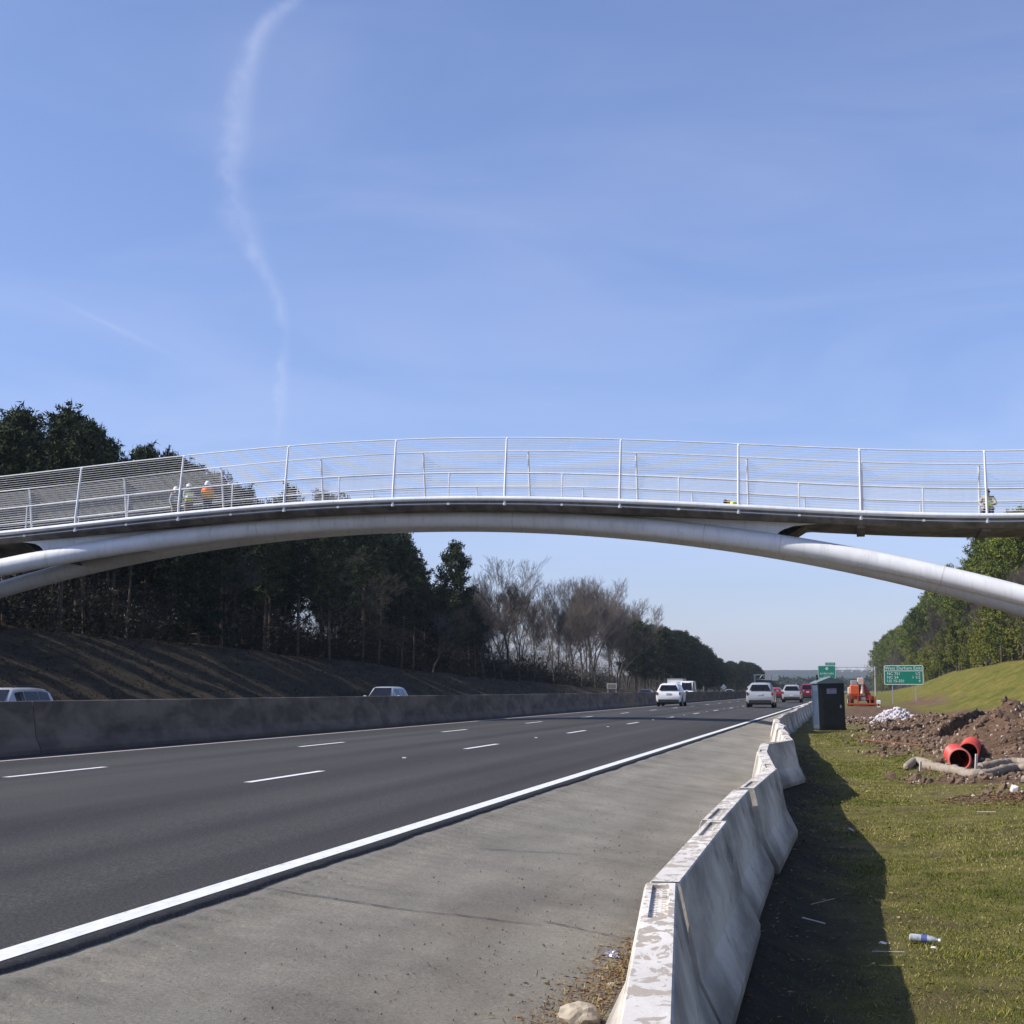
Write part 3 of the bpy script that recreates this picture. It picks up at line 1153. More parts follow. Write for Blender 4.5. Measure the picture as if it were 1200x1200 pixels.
def person(loc, rz, pose, vest, trousers, hat, label, sleeve=None, scale=1):
    """the figure faces -y before rotation"""
    root = empty('person', loc, rz); root.scale = (scale,) * 3
    J = {'hip': (0, 0, .95), 'belly': (0, -.01, 1.12), 'chest': (0, 0, 1.32), 'neck': (0, -.01, 1.49), 'head': (0, -.03, 1.60), 'crown': (0, -.02, 1.71),
         'shL': (.19, 0, 1.42), 'elL': (.25, .03, 1.13), 'wrL': (.24, -.08, .88), 'haL': (.24, -.11, .80),
         'shR': (-.19, 0, 1.42), 'elR': (-.25, .03, 1.13), 'wrR': (-.24, -.08, .88), 'haR': (-.24, -.11, .80),
         'thL': (.10, 0, .90), 'knL': (.12, -.03, .50), 'anL': (.12, .02, .10), 'toL': (.13, -.15, .04),
         'thR': (-.10, 0, .90), 'knR': (-.12, -.03, .50), 'anR': (-.12, .02, .10), 'toR': (-.13, -.15, .04)}
    J.update(pose)
    R = {'hip': (.15, .11), 'belly': (.15, .11), 'chest': (.17, .12), 'neck': .06, 'head': .095, 'crown': .075,
         'sh': .07, 'el': .05, 'wr': .034, 'ha': .04, 'th': .10, 'kn': .065, 'an': .045, 'to': .04}
    rr = {k: R.get(k, R.get(k[:2])) for k in J}
    E = [('hip', 'belly'), ('belly', 'chest'), ('chest', 'neck'), ('neck', 'head'), ('head', 'crown')]
    for s in 'LR':
        E += [('chest', 'sh' + s), ('sh' + s, 'el' + s), ('el' + s, 'wr' + s), ('wr' + s, 'ha' + s),
              ('hip', 'th' + s), ('th' + s, 'kn' + s), ('kn' + s, 'an' + s), ('an' + s, 'to' + s)]
    skin_mesh('body', J, E, rr, M['skin'], root)
    # clothes: slightly larger skins over the same joints
    def cloth(nm, keys, edges, mat, grow, rootk):
        jj = {k: J[k] for k in keys}
        r2 = {}
        for k in keys:
            b = rr[k]; r2[k] = tuple(x + grow for x in b) if hasattr(b, '__len__') else b + grow
        return skin_mesh(nm, jj, edges, r2, mat, root, rootk)
    cloth('shirt', ['belly', 'chest', 'neck', 'shL', 'elL', 'wrL', 'shR', 'elR', 'wrR'], [('belly', 'chest'), ('chest', 'neck'), ('chest', 'shL'), ('shL', 'elL'), ('elL', 'wrL'), ('chest', 'shR'), ('shR', 'elR'), ('elR', 'wrR')], sleeve or M['shirt_g'], .012, 'chest')
    J['waist'] = tuple(Vector(J['hip']).lerp(Vector(J['belly']), .2)); rr['waist'] = (.15, .11)
    v = cloth('vest', ['waist', 'belly', 'chest', 'shL', 'shR'], [('waist', 'belly'), ('belly', 'chest'), ('chest', 'shL'), ('chest', 'shR')], vest, .03, 'chest')
    cloth('trousers', ['hip', 'thL', 'knL', 'anL', 'thR', 'knR', 'anR'], [('hip', 'thL'), ('thL', 'knL'), ('knL', 'anL'), ('hip', 'thR'), ('thR', 'knR'), ('knR', 'anR')], trousers, .016, 'hip')
    for s in 'LR':
        a = Vector(J['an' + s]); t = Vector(J['to' + s])
        MB().tube([a + Vector((0, .05, -.05)), a + Vector((0, 0, -.03)), t], [.055, .065, .045], 8).build('boot', M['boot'], root, True)
    hd = Vector(J['head']); cr = Vector(J['crown']); ax = (cr - hd).normalized()
    q = Vector((0, 0, 1)).rotation_difference(ax).to_matrix().to_4x4()
    T = Matrix.Translation(hd + ax * .045) @ q
    if hat:
        hm = MB().lathe([(.14, -.005), (.150, .0), (.122, .012), (.118, .05), (.098, .10), (.055, .135), (.001, .148)], 16, T)
        hm.build('hard_hat', hat, root, True)
    else:
        MB().lathe([(.10, .0), (.108, .04), (.09, .09), (.05, .12), (.001, .13)], 12, T).build('hair', M['hair'], root, True)
    # face: nose and ears
    fwd = q.to_3x3() @ Vector((0, -1, 0))
    c = hd + fwd * .10
    MB().rock(c, .018, 3).build('nose', M['skin'], root, True)
    # reflective bands over the vest
    ch = Vector(J['chest']); be = Vector(J['belly'])
    for t in (.15, .8):
        p = be.lerp(ch, t); w = .172 + .012 * t
        q2 = Vector((0, 0, 1)).rotation_difference((ch - be).normalized()).to_matrix()
        bm = MB()
        vs = []; n = 14
        for z in (-.022, .022):
            for k in range(n):
                th = 2 * PI * k / n
                vs.append(p + q2 @ Vector(((w + .02) * math.cos(th), (w - .018) * math.sin(th), z)))
        bm.add(vs, [(k, (k + 1) % n, n + (k + 1) % n, n + k) for k in range(n)])
        bm.build('reflective_band', M['stripe'], root, True)
    return tag(root, label, 'person')


def deck_at(px, Y):
    x = at_y(px, 590, Y).x
    return x, Y, rail_z(x) - .05


carry = {'elL': (.22, -.08, 1.16), 'wrL': (.13, -.30, 1.20), 'haL': (.10, -.38, 1.20), 'elR': (-.22, -.08, 1.16), 'wrR': (-.13, -.30, 1.20), 'haR': (-.10, -.38, 1.20)}
x, y, z = deck_at(221, 65.2)
person((x, y, z), rad(38), dict(carry, **{'knL': (.12, -.10, .50), 'anL': (.12, -.02, .10), 'toL': (.13, -.18, .04)}), M['vest_y'], M['khaki'], M['hat_w'],
       'person in yellow-green vest and white hard hat on the bridge, holding a pale sheet')
sh = MB().box(-.20, .20, -.56, -.22, 1.13, 1.19, bev=.01).build('pale_sheet', M['bag'])
sh.location = (x, y, z); sh.rotation_euler = (0, 0, rad(38)); tag(sh, 'pale blue folded sheet held by the person in the yellow-green vest', 'sheet')
x, y, z = deck_at(243, 64.9)
person((x, y, z), rad(22), dict(carry, **{'chest': (0, -.06, 1.30), 'neck': (0, -.10, 1.46), 'head': (0, -.15, 1.56), 'crown': (0, -.18, 1.67)}), M['vest_o'], M['jeans'], M['hat_w'],
       'person in an orange vest and white hard hat carrying a carton on the bridge', sleeve=M['vest_o'])
cb = MB().box(-.26, .26, -.60, -.27, .98, 1.22, bev=.012).build('carton', M['carton'])
cb.location = (x, y, z); cb.rotation_euler = (0, 0, rad(22)); tag(cb, 'yellow brown carton in the arms of the person in the orange vest', 'box')
x, y, z = deck_at(205.5, 65.6)
person((x, y, z), rad(60), dict({'elL': (.24, -.12, 1.14), 'wrL': (.16, -.34, 1.10), 'haL': (.14, -.42, 1.10)}), M['shirt_g'], M['khaki'], M['hat_w'],
       'person in grey work clothes and white hard hat, partly hidden by a bridge fence post')
kneel = {'hip': (0, .12, .50), 'belly': (0, .06, .66), 'chest': (0, -.04, .84), 'neck': (0, -.10, .99), 'head': (0, -.15, 1.07), 'crown': (0, -.17, 1.18),
         'shL': (.19, -.04, .93), 'elL': (.30, -.16, .68), 'wrL': (.16, -.34, .62), 'haL': (.12, -.40, .62),
         'shR': (-.19, -.04, .93), 'elR': (-.32, -.12, .70), 'wrR': (-.18, -.34, .60), 'haR': (-.14, -.40, .60),
         'thL': (.11, .08, .46), 'knL': (.17, -.32, .50), 'anL': (.15, -.12, .10), 'toL': (.16, -.28, .04),
         'thR': (-.11, .10, .44), 'knR': (-.19, -.28, .46), 'anR': (-.16, -.06, .10), 'toR': (-.17, -.22, .04)}
x, y, z = deck_at(1158, 64.0)
person((x, y, z), rad(-10), kneel, M['vest_y'], M['jeans'], None, 'bareheaded person in a yellow vest crouching at the right end of the bridge', sleeve=M['stone'])
low = {k: (v[0], v[1] - .10 * (v[2] > .55), v[2] * (.74 if v[2] > .55 else .86)) for k, v in kneel.items()}
x, y, z = deck_at(867, 66.0)
low.update({'chest': (0, -.28, .60), 'neck': (0, -.40, .66), 'head': (0, -.50, .68), 'crown': (0, -.60, .66), 'shL': (.19, -.30, .60), 'shR': (-.19, -.30, .60), 'elL': (.26, -.42, .36), 'elR': (-.26, -.42, .36),
            'wrL': (.18, -.52, .16), 'haL': (.15, -.56, .10), 'wrR': (-.18, -.52, .16), 'haR': (-.15, -.56, .10)})
person((x, y, z), rad(-80), low, M['vest_y'], M['khaki'], None, 'person in a yellow-green vest bent down low over the bridge deck', sleeve=M['vest_y'])


# ------------------------------------------------------------------ vehicles
def sect(st, y):
    """interpolate body stations at y -> (zb, belt, roof, w, wr)"""
    ys = [s[0] for s in st]
    return [float(np.interp(y, ys, [s[k] for s in st])) for k in range(1, 6)]


def make_car(name, st, paint, L, wheels, wr=.34, label='', cat='car', group=None, side=(-1.75, 1.0), rear_glass=None, wind=None, plate_z=.8, rails=False, van=False):
    root = empty(name)
    m = MB(); rings = []
    for (y, zb, belt, roof, w, wrf) in st:
        up = max(roof - .07, belt + .01)
        r = [(w * .86, zb), (w * .97, zb + .10), (w, (zb + belt) / 2), (w * .985, belt - .06), (w * .95, belt), (wrf, up), (wrf * .86, max(roof - .015, belt + .015)), (wrf * .45, max(roof, belt + .02))]
        ring = [(x, y, z) for x, z in r] + [(-x, y, z) for x, z in reversed(r)]
        rings.append(ring)
    n = len(rings[0]); vs = [p for r in rings for p in r]; fs = []
    for i in range(len(rings) - 1):
        for k in range(n):
            j = (k + 1) % n
            fs.append((i * n + k, (i + 1) * n + k, (i + 1) * n + j, i * n + j))
    fs.append(tuple(range(n))); fs.append(tuple(reversed(range((len(rings) - 1) * n, len(rings) * n))))
    m.add(vs, fs)
    m.build('body', paint, root, True)
    # glass: side windows split by pillars
    y0, y1 = side
    cuts = [y0, y0 + (y1 - y0) * .27, y0 + (y1 - y0) * .62, y1]
    for s in (-1, 1):
        for a, b in zip(cuts[:-1], cuts[1:]):
            a2, b2 = a + .035, b - .035
            g_ = MB(); top = []; bot = []
            for k in range(5):
                y = a2 + (b2 - a2) * k / 4
                zb, be, ro, w, wf = sect(st, y)
                up = max(ro - .07, be + .02)
                f = lambda t: (s * (w * .95 + (wf - w * .95) * t + .012), y, be + (up - be) * t)
                bot.append(f(.10)); top.append(f(.90))
            g_.add(bot + top, [(k, k + 1, k + 6, k + 5) for k in range(4)])
            g_.build('side_window', M['glass'], root)
    def cross_glass(nm, ya, yb, out):
        rows = []
        for y, t in ((ya, 0), (yb, 1)):
            zb, be, ro, w, wf = sect(st, y)
            up = max(ro - .05, be + .03)
            z = (ro - .04) if t else max(up, be) + .05
            rows.append([(wf * (.80 if t else .90) * u, y + out, z + .012) for u in (-1, -.4, .4, 1)])
        MB().add(rows[0] + rows[1], [(k, k + 1, k + 5, k + 4) for k in range(3)]).build(nm, M['glass'], root)
    if rear_glass:
        cross_glass('rear_window', rear_glass[0], rear_glass[1], -.045)
    if wind:
        cross_glass('windscreen', wind[0], wind[1], .05)
    yr, yf = st[0][0], st[-1][0]
    W = max(s[4] for s in st)
    # wheels
    for yw in wheels:
        for s in (-1, 1):
            T = Matrix.Translation((s * (W - .10), yw, wr)) @ Matrix.Rotation(PI / 2, 4, 'Y')
            t = MB().lathe([(wr * .62, -.11), (wr * .93, -.11), (wr, -.08), (wr, .08), (wr * .93, .11), (wr * .62, .11), (wr * .62, -.11)], 20, T).build('wheel', M['rubber'], root, True)
            MB().lathe([(.001, s * .09), (wr * .25, s * .10), (wr * .55, s * .075), (wr * .63, s * .11), (wr * .63, s * -.1)], 14, T).build('rim', M['chrome'], t, True)
            arch = MB(); q = []
            for k in range(13):
                th = PI * k / 12
                q.append((yw + (wr + .09) * math.cos(th), wr + (wr + .07) * math.sin(th)))
            q = q + [(yw - wr - .09, st[3][1]), (yw + wr + .09, st[3][1])]
            xw = W - .015
            arch.prism(q, 'x', s * (xw - .06), s * (xw + .018))
            arch.build('wheel_arch', M['dark'], root)
    # lights, plate, bumpers
    zt = sect(st, yr + .08)[1] if not van else 1.25
    for s in (-1, 1):
        MB().box(s * (W - .10) - .06, s * (W - .10) + .055, yr - .005, yr + .16, zt - .20, zt + .02, bev=.02).build('tail_light', M['taillight'], root)
        MB().box(s * (W - .22) - .16, s * (W - .22) + .16, yf - .16, yf + .012, .60, .76, bev=.03).build('headlight', M['headlight'], root)
        zb, be, ro, w, wf = sect(st, y1 - .15)
        MB().box(s * (w + .10) - .09, s * (w + .10) + .09, y1 - .22, y1 - .08, be + .02, be + .17, bev=.03).build('mirror', M['dark'] if van else paint, root)
    MB().box(-.17, .17, yr - .02, yr + .02, plate_z, plate_z + .12).build('number_plate', M['plate'], root)
    MB().box(-W * .8, W * .8, yr - .03, yr + .3, st[0][1] - .14, st[0][1] + .10, bev=.02).build('rear_bumper', M['dark'], root)
    MB().box(-W * .7, W * .7, yf - .3, yf + .02, .28, .50, bev=.02).build('front_grille', M['dark'], root)
    MB().box(-W * .75, W * .75, yr + .4, yf - .4, .20, .42).build('underbody', M['dark'], root)
    if rails:
        for s in (-1, 1):
            zb, be, ro, w, wf = sect(st, 0)
            MB().tube([(s * wf * .86, -1.6, ro + .0), (s * wf * .86, -1.45, ro + .05), (s * wf * .86, .2, ro + .06), (s * wf * .86, .35, ro)], .02, 6).build('roof_rail', M['dark'], root, True)
    tag(root, label, cat, group)
    reg(root)
    return root


SUV = [(-2.32, .42, .74, .76, .80, .74), (-2.28, .34, .98, 1.0, .90, .80), (-2.2, .30, 1.08, 1.12, .925, .78), (-1.98, .28, 1.10, 1.58, .93, .66), (-1.75, .27, 1.09, 1.66, .935, .645), (-1.2, .26, 1.07, 1.70, .935, .645),
       (0, .25, 1.04, 1.70, .935, .645), (.45, .25, 1.03, 1.66, .935, .64), (1.25, .25, 1.01, 1.08, .93, .74), (1.5, .26, .99, 1.02, .925, .76), (2.1, .28, .86, .90, .88, .72), (2.3, .34, .66, .70, .78, .62)]
SED = [(-2.30, .40, .72, .74, .78, .72), (-2.26, .30, .94, .96, .86, .78), (-1.85, .24, 1.0, 1.03, .89, .74), (-1.2, .22, .98, 1.32, .90, .60), (-.7, .22, .96, 1.43, .90, .58), (0, .22, .94, 1.45, .90, .585), (.4, .22, .93, 1.40, .90, .59),
       (1.1, .22, .92, .96, .89, .70), (2.0, .25, .80, .83, .85, .68), (2.25, .30, .60, .63, .76, .60)]
VAN = [(-2.75, .48, 1.2, 2.40, .93, .80), (-2.65, .35, 1.25, 2.52, .96, .82), (-1, .33, 1.25, 2.56, .97, .83), (.9, .33, 1.25, 2.55, .97, .82), (1.35, .33, 1.24, 2.40, .97, .80), (1.95, .33, 1.2, 1.26, .96, .80), (2.55, .34, 1.0, 1.05, .92, .78), (2.75, .4, .75, .8, .85, .7)]

cs = dict(wheels=(-1.42, 1.45), side=(-1.8, .95), rear_glass=(-2.2, -1.98), wind=(1.25, .45))


def put(o, px, py, lane, rz=0, y=None, dz=0):
    Y = y if y is not None else on_z(px, py, float(road_z(lane))).y
    o.location = (lane, Y, float(road_z(lane)) + .005 + dz)
    o.rotation_euler = (0, 0, rz)
    return o


c = make_car('suv', SUV, M['car_white'], 4.6, label='white SUV driving away in the far lane beside the median barrier', cat='car', wr=.37, rails=True, plate_z=.86, **cs)
put(c, 779, 828, -13.1); c.location.y += 2.3
c = make_car('suv', SUV, M['car_silver'], 4.6, label='nearest silver SUV driving away in the lane beside the shoulder', cat='car', wr=.36, plate_z=.84, **cs)
put(c, 890, 829.5, -6.1); c.location.y += 2.3
c = make_car('suv', SUV, M['car_silver'], 4.6, label='pale silver SUV just in front of the dark red SUV, next to the portable toilet', cat='car', wr=.36, rails=True, plate_z=.6, **cs)
put(c, 925, 823.3, -5.65); c.location.y += 2.3
c = make_car('sedan', SED, M['car_red'], 4.6, (-1.35, 1.4), label='small bright red car seen between the two silver SUVs', cat='car', wr=.33, side=(-1.35, .85), rear_glass=(-1.85, -1.1), wind=(1.1, .4), plate_z=.7)
put(c, 908, 820, -8.9); c.location.y += 2.3
c = make_car('suv', SUV, M['car_maroon'], 4.6, label='tall dark red SUV ahead of the pale silver SUV', cat='car', wr=.38, rails=True, plate_z=.8, **cs)
put(c, 939, 821, -5.0); c.location.y += 6; c.scale = (1.0, 1, 1.13)
c = make_car('sedan', SED, M['car_silver'], 4.6, (-1.35, 1.4), label='silver car half hidden by the left side of the portable toilet', cat='car', wr=.33, side=(-1.35, .85), rear_glass=(-1.85, -1.1), wind=(1.1, .4), plate_z=.7)
put(c, 947, 820, -5.2, y=205)
c = make_car('minivan', SUV, M['car_silver'], 4.8, label='silver minivan at the left edge of the photo, showing above the median barrier', cat='car', wr=.36, rails=True, **cs)
put(c, 0, 0, -27.6, PI, y=49.6, dz=-.10)
c = make_car('suv', SUV, M['car_silver'], 4.6, label='silver car coming towards the viewer, roof and windscreen above the median barrier', cat='car', wr=.36, **cs)
put(c, 0, 0, -27.3, PI, y=94)
c = make_car('sedan', SED, M['car_dark'], 4.6, (-1.35, 1.4), label='dark car behind the median barrier just left of the white SUV', cat='car', wr=.33, side=(-1.35, .85), rear_glass=(-1.85, -1.1), wind=(1.1, .4))
put(c, 0, 0, -22.0, PI, y=177)
c = make_car('van', VAN, M['car_white'], 5.5, (-1.75, 1.75), label='tall white van coming the other way, right behind the white SUV', cat='van', wr=.36, side=(.2, 1.5), wind=(1.95, 1.3), van=True)
put(c, 0, 0, -21.8, PI, y=222)
# box lorry
lr = empty('box_lorry', (-25.3, 240, float(road_z(-25.3)) + .005), PI)
VB = [(1.3, .6, 1.35, 2.35, 1.0, .9), (1.5, .5, 1.35, 2.45, 1.03, .92), (2.1, .5, 1.3, 2.40, 1.03, .90), (2.6, .5, 1.3, 1.40, 1.02, .92), (3.2, .5, 1.15, 1.2, .98, .85), (3.4, .5, .9, .95, .9, .8)]
mm = MB()
rings = []
for (y, zb, belt, roof, w, wf) in VB:
    rings.append([(w, y, zb), (w, y, belt), (wf, y, roof), (-wf, y, roof), (-w, y, belt), (-w, y, zb)])
vs = [p for r in rings for p in r]; fs = []
for i in range(len(rings) - 1):
    for k in range(6):
        j = (k + 1) % 6; fs.append((i * 6 + k, i * 6 + 6 + k, i * 6 + 6 + j, i * 6 + j))
fs += [tuple(range(6)), tuple(reversed(range(30, 36)))]
mm.add(vs, fs).build('cab', M['car_white'], lr, True)
MB().add([(-.8, 2.62, 1.45), (.8, 2.62, 1.45), (.78, 2.2, 2.28), (-.78, 2.2, 2.28)], [(0, 1, 2, 3)]).build('windscreen', M['glass'], lr)
MB().box(-1.15, 1.15, -3.6, 1.25, .95, 3.05, bev=.03).build('cargo_box', M['car_white'], lr)
MB().box(-1.17, 1.17, 1.20, 1.27, 2.9, 3.08).build('box_trim', M['alu'], lr)
for yw in (-2.4, 2.3):
    for s in (-1, 1):
        T = Matrix.Translation((s * .95, yw, .42)) @ Matrix.Rotation(PI / 2, 4, 'Y')
        w_ = MB().lathe([(.26, -.14), (.42, -.12), (.42, .12), (.26, .14), (.26, -.14)], 18, T).build('wheel', M['rubber'], lr, True)
        MB().lathe([(.001, s * .1), (.2, s * .12), (.27, s * .13)], 12, T).build('rim', M['chrome'], w_, True)
tag(lr, 'white box lorry mostly hidden between the white SUV and the white van', 'lorry')
far_cars = [(-21.9, 300, 'car_silver', 'first far small pale car beyond the median barrier right of the white van'), (-25.5, 352, 'car_dark', 'far dark car beyond the median barrier, near the second diamond sign'),
            (-22.0, 420, 'car_white', 'farthest tiny white car beyond the median barrier')]
for x, y, pm, lb in far_cars:
    c = make_car('sedan', SED, M[pm], 4.6, (-1.35, 1.4), label=lb, cat='car', wr=.33, side=(-1.35, .85), rear_glass=(-1.85, -1.1), wind=(1.1, .4))
    put(c, 0, 0, x, PI, y=y)

# ------------------------------------------------------------------ portable toilet
p = on_z(972, 856, -.57)
tl = empty('portable_toilet', (p.x, p.y + .6, gzs(p.x, p.y + .6) - .02), rad(14))
tl.rotation_euler = (0, rad(-1.5), rad(14))
w, d, h = .56, .60, 2.10


def taper_box(x0, x1, y0, y1, z0, z1, t):
    return MB().add([(x0 - t, y0 - t, z0), (x1 + t, y0 - t, z0), (x1 + t, y1 + t, z0), (x0 - t, y1 + t, z0), (x0, y0, z1), (x1, y0, z1), (x1, y1, z1), (x0, y1, z1)],
                    [(3, 2, 1, 0), (4, 5, 6, 7), (0, 1, 5, 4), (1, 2, 6, 5), (2, 3, 7, 6), (3, 0, 4, 7)])


taper_box(-w, w, -d, d, .12, h, .0).build('side_walls', M['toilet_blue'], tl)
m = MB()
for k in range(5):
    y = -.48 + k * .22
    m.box(-w - .014, -w + .01, y, y + .06, .3, 1.75); m.box(w - .01, w + .014, y, y + .06, .3, 1.75)
m.box(-w - .02, -w + .01, -d, -d + .08, .12, h); m.box(w - .01, w + .02, -d, -d + .08, .12, h)
m.box(-w - .02, -w + .01, d - .08, d, .12, h)
m.build('wall_rib', M['toilet_blue'], tl)
MB().box(-w - .04, w + .04, -d - .04, d + .04, 0, .13, bev=.02).build('base_skid', M['dark'], tl)
MB().box(-w + .01, w - .01, -d - .035, -d - .003, .13, h - .02, bev=.01).build('front_frame', M['toilet_dark'], tl)
dr = MB().box(-w + .10, w - .10, -d - .06, -d - .036, .2, 1.93, bev=.01)
for k in range(6):
    dr.box(-w + .17 + k * .135, -w + .21 + k * .135, -d - .072, -d - .058, .32, 1.45)
dr = dr.build('door', M['toilet_dark'], tl)
MB().box(w - .20, w - .15, -d - .10, -d - .06, 1.0, 1.12).build('handle', M['galv'], dr)
MB().box(-.20, .22, -d - .080, -d - .0745, 1.62, 1.84).build('placard', M['placard'], dr)
pm = MB()
for k in range(7):
    pm.box(-.15 + k * .048, -.15 + k * .048 + random.uniform(.015, .035), -d - .083, -d - .0805, 1.76, 1.80)
for k in range(9):
    pm.box(-.16 + k * .038, -.16 + k * .038 + random.uniform(.01, .03), -d - .083, -d - .0805, 1.68, 1.70)
pm.build('placard_marks', M['toilet_dark'], dr)
rf = MB().prism([(-w - .07, h - .03), (w + .07, h - .03), (w + .07, h + .02), (w * .45, h + .16), (0, h + .24), (-w * .45, h + .16), (-w - .07, h + .02)], 'y', -d - .09, d + .06)
rf.build('roof', M['toilet_roof'], tl, True)
MB().tube([(-.35, d - .15, h + .05), (-.35, d - .15, h + .36)], .05, 10).build('vent_pipe', M['dark'], tl, True)
tag(tl, 'dark portable toilet with blue-grey side and low gabled roof standing behind the barrier row', 'portable toilet')


# ------------------------------------------------------------------ signs
def rounded(w, h, r, n=6):
    pts = []
    for cx, cy, a0 in ((w / 2 - r, h / 2 - r, 0), (-w / 2 + r, h / 2 - r, 90), (-w / 2 + r, -h / 2 + r, 180), (w / 2 - r, -h / 2 + r, 270)):
        for k in range(n + 1):
            th = rad(a0 + 90 * k / n); pts.append((cx + r * math.cos(th), cy + r * math.sin(th)))
    return pts


def sign_panel(root, w, h, zc, y, border=.06, r=.25):
    MB().prism([(u, v + zc) for u, v in rounded(w, h, r)], 'y', y - .02, y + .02).build('sign_panel', M['sign_green'], root)
    o = rounded(w - .06, h - .06, r - .03); i = rounded(w - .06 - 2 * border, h - .06 - 2 * border, max(r - .03 - border, .02)); n = len(o)
    MB().add([(u, y - .026, v + zc) for u, v in o] + [(u, y - .026, v + zc) for u, v in i], [(k, (k + 1) % n, n + (k + 1) % n, n + k) for k in range(n)]).build('border', M['sign_white'], root)


SY = 208
p = at_y(1059, 791, SY)
sg = empty('exit_sign', (p.x, SY, gzs(p.x, SY)))
zc = p.z - sg.location.z
wS, hS = 44 / 1900 * SY, 22.5 / 1900 * SY
sign_panel(sg, wS, hS, zc, 0, .08)
MB().box(-wS / 2 + .1, wS / 2 - .1, -.032, -.024, zc + hS * .19, zc + hS * .19 + .08).build('divider', M['sign_white'], sg)
text_mesh('West Durham Exits', .56, M['sign_white'], 'lettering', sg, (0, -.03, zc + hS * .27))
for k, (a, b) in enumerate((('NC 751', '1/2'), ('NC 54', '1 1/2'), ('US 15-501', '4'))):
    zz = zc + hS * (.00 - k * .185)
    text_mesh(a, .50, M['sign_white'], 'lettering', sg, (-wS * .42, -.03, zz), align='LEFT')
    text_mesh(b, .50, M['sign_white'], 'lettering', sg, (wS * .42, -.03, zz), align='RIGHT')
for s in (-1, 1):
    MB().box(s * wS * .29 - .07, s * wS * .29 + .07, .03, .20, -.5, zc + hS / 2 - .1).build('post', M['galv'], sg)
tag(sg, 'green West Durham Exits sign on two posts at the foot of the grass bank', 'road sign')

# overhead gantry with the lake exit sign
GY = 470
pr = at_y(1025.5, 786, GY); pl = at_y(948, 786, GY)
gt = empty('sign_gantry', (pr.x, GY, gzs(pr.x, GY)))
H = at_y(1025, 782, GY).z - gt.location.z
gzl = gt.location.z
MB().tube([(0, 0, -.3), (0, 0, H + .2)], .24, 10).build('post', M['galv'], gt, True)
xl = (at_y(800, 786, GY).x - pr.x)
xl = at_y(958, 786, GY).x - pr.x
tb = MB()
for yy in (-.6, .6):
    for zz in (H, H - 1.35):
        tb.tube([(xl, yy, zz), (.5, yy, zz)], .075, 6)
n = 12
for yy in (-.6, .6):
    for k in range(n):
        a = xl + (0 - xl) * k / n; b = xl + (0 - xl) * (k + 1) / n
        tb.tube([(a, yy, H - 1.35 if k % 2 else H), (b, yy, H if k % 2 else H - 1.35)], .045, 5)
tb.build('truss', M['galv'], gt, True)
tag(gt, 'far grey truss gantry with its right post beside the orange machine', 'gantry')
pc = at_y(969, 786, GY)
gs = empty('gantry_sign', (pc.x, GY - .75, 0))
w_, h_ = 20 / 1900 * GY, 14.5 / 1900 * GY
zt = at_y(969, 780, GY).z; zc = zt - h_ / 2
sign_panel(gs, w_, h_, zc, 0, .10, .3)
MB().prism([(0, zt - .35), (.48, zt - .85), (0, zt - 1.35), (-.48, zt - .85)], 'y', -.05, -.026).build('diamond_marker', M['sign_white'], gs)
text_mesh('751', .42, M['sign_black'], 'marker_number', gs, (0, -.06, zt - 1.0))
text_mesh('Jordan Lake', .80, M['sign_white'], 'lettering', gs, (0, -.035, zc - h_ * .18))
text_mesh('1/2 MILE', .55, M['sign_white'], 'lettering', gs, (0, -.035, zc - h_ * .40))
MB().prism([(u + w_ * .2, v + zt + .45) for u, v in rounded(w_ * .56, .8, .1)], 'y', -.02, .02).build('exit_tab', M['sign_green'], gs)
text_mesh('EXIT 274', .52, M['sign_white'], 'lettering', gs, (w_ * .2, -.035, zt + .27))
tag(gs, 'green Jordan Lake exit sign rising above the roof of the portable toilet', 'road sign')

# gantry over the opposite carriageway, sign backs towards us
GY2 = 640
pl = at_y(884.3, 793, GY2)
g2 = empty('sign_gantry', (pl.x, GY2, gzs(pl.x, GY2)))
H = at_y(884, 791, GY2).z - g2.location.z
tb = MB().tube([(0, 0, -.3), (0, 0, H + .3)], .33, 8).build('post', M['galv'], g2, True)
xr = at_y(912, 793, GY2).x - pl.x
tb = MB()
for zz in (H, H - 1.8):
    for yy in (-.6, .6):
        tb.tube([(0, yy, zz), (xr, yy, zz)], .10, 5)
for k in range(6):
    a = xr * k / 6; b = xr * (k + 1) / 6
    tb.tube([(a, -.6, H - 1.8 if k % 2 else H), (b, -.6, H if k % 2 else H - 1.8)], .07, 5)
tb.build('truss', M['galv'], g2, True)
tag(g2, 'distant gantry over the opposite carriageway, left of the two pale sign backs', 'gantry')
for (a, b, t, bt, lb) in ((896.5, 904, 789, 797, 'square pale back of the taller sign on the distant left gantry'), (904.5, 912, 791.5, 797.5, 'pale back of the lower sign at the right end of the distant left gantry')):
    A = at_y(a, t, GY2 - 1); B = at_y(b, bt, GY2 - 1)
    r_ = empty('gantry_sign', ((A.x + B.x) / 2, GY2 - 1, 0))
    hw = (B.x - A.x) / 2
    MB().box(-hw, hw, -.03, .03, B.z, A.z).build('sign_panel', M['alu'], r_)
    m = MB()
    for k in range(3):
        m.box(-hw + .4 + k * (hw - .4) - .05, -hw + .4 + k * (hw - .4) + .05, -.1, -.031, B.z + .1, A.z - .1)
    m.build('bracket', M['galv'], r_)
    tag(r_, lb, 'road sign')
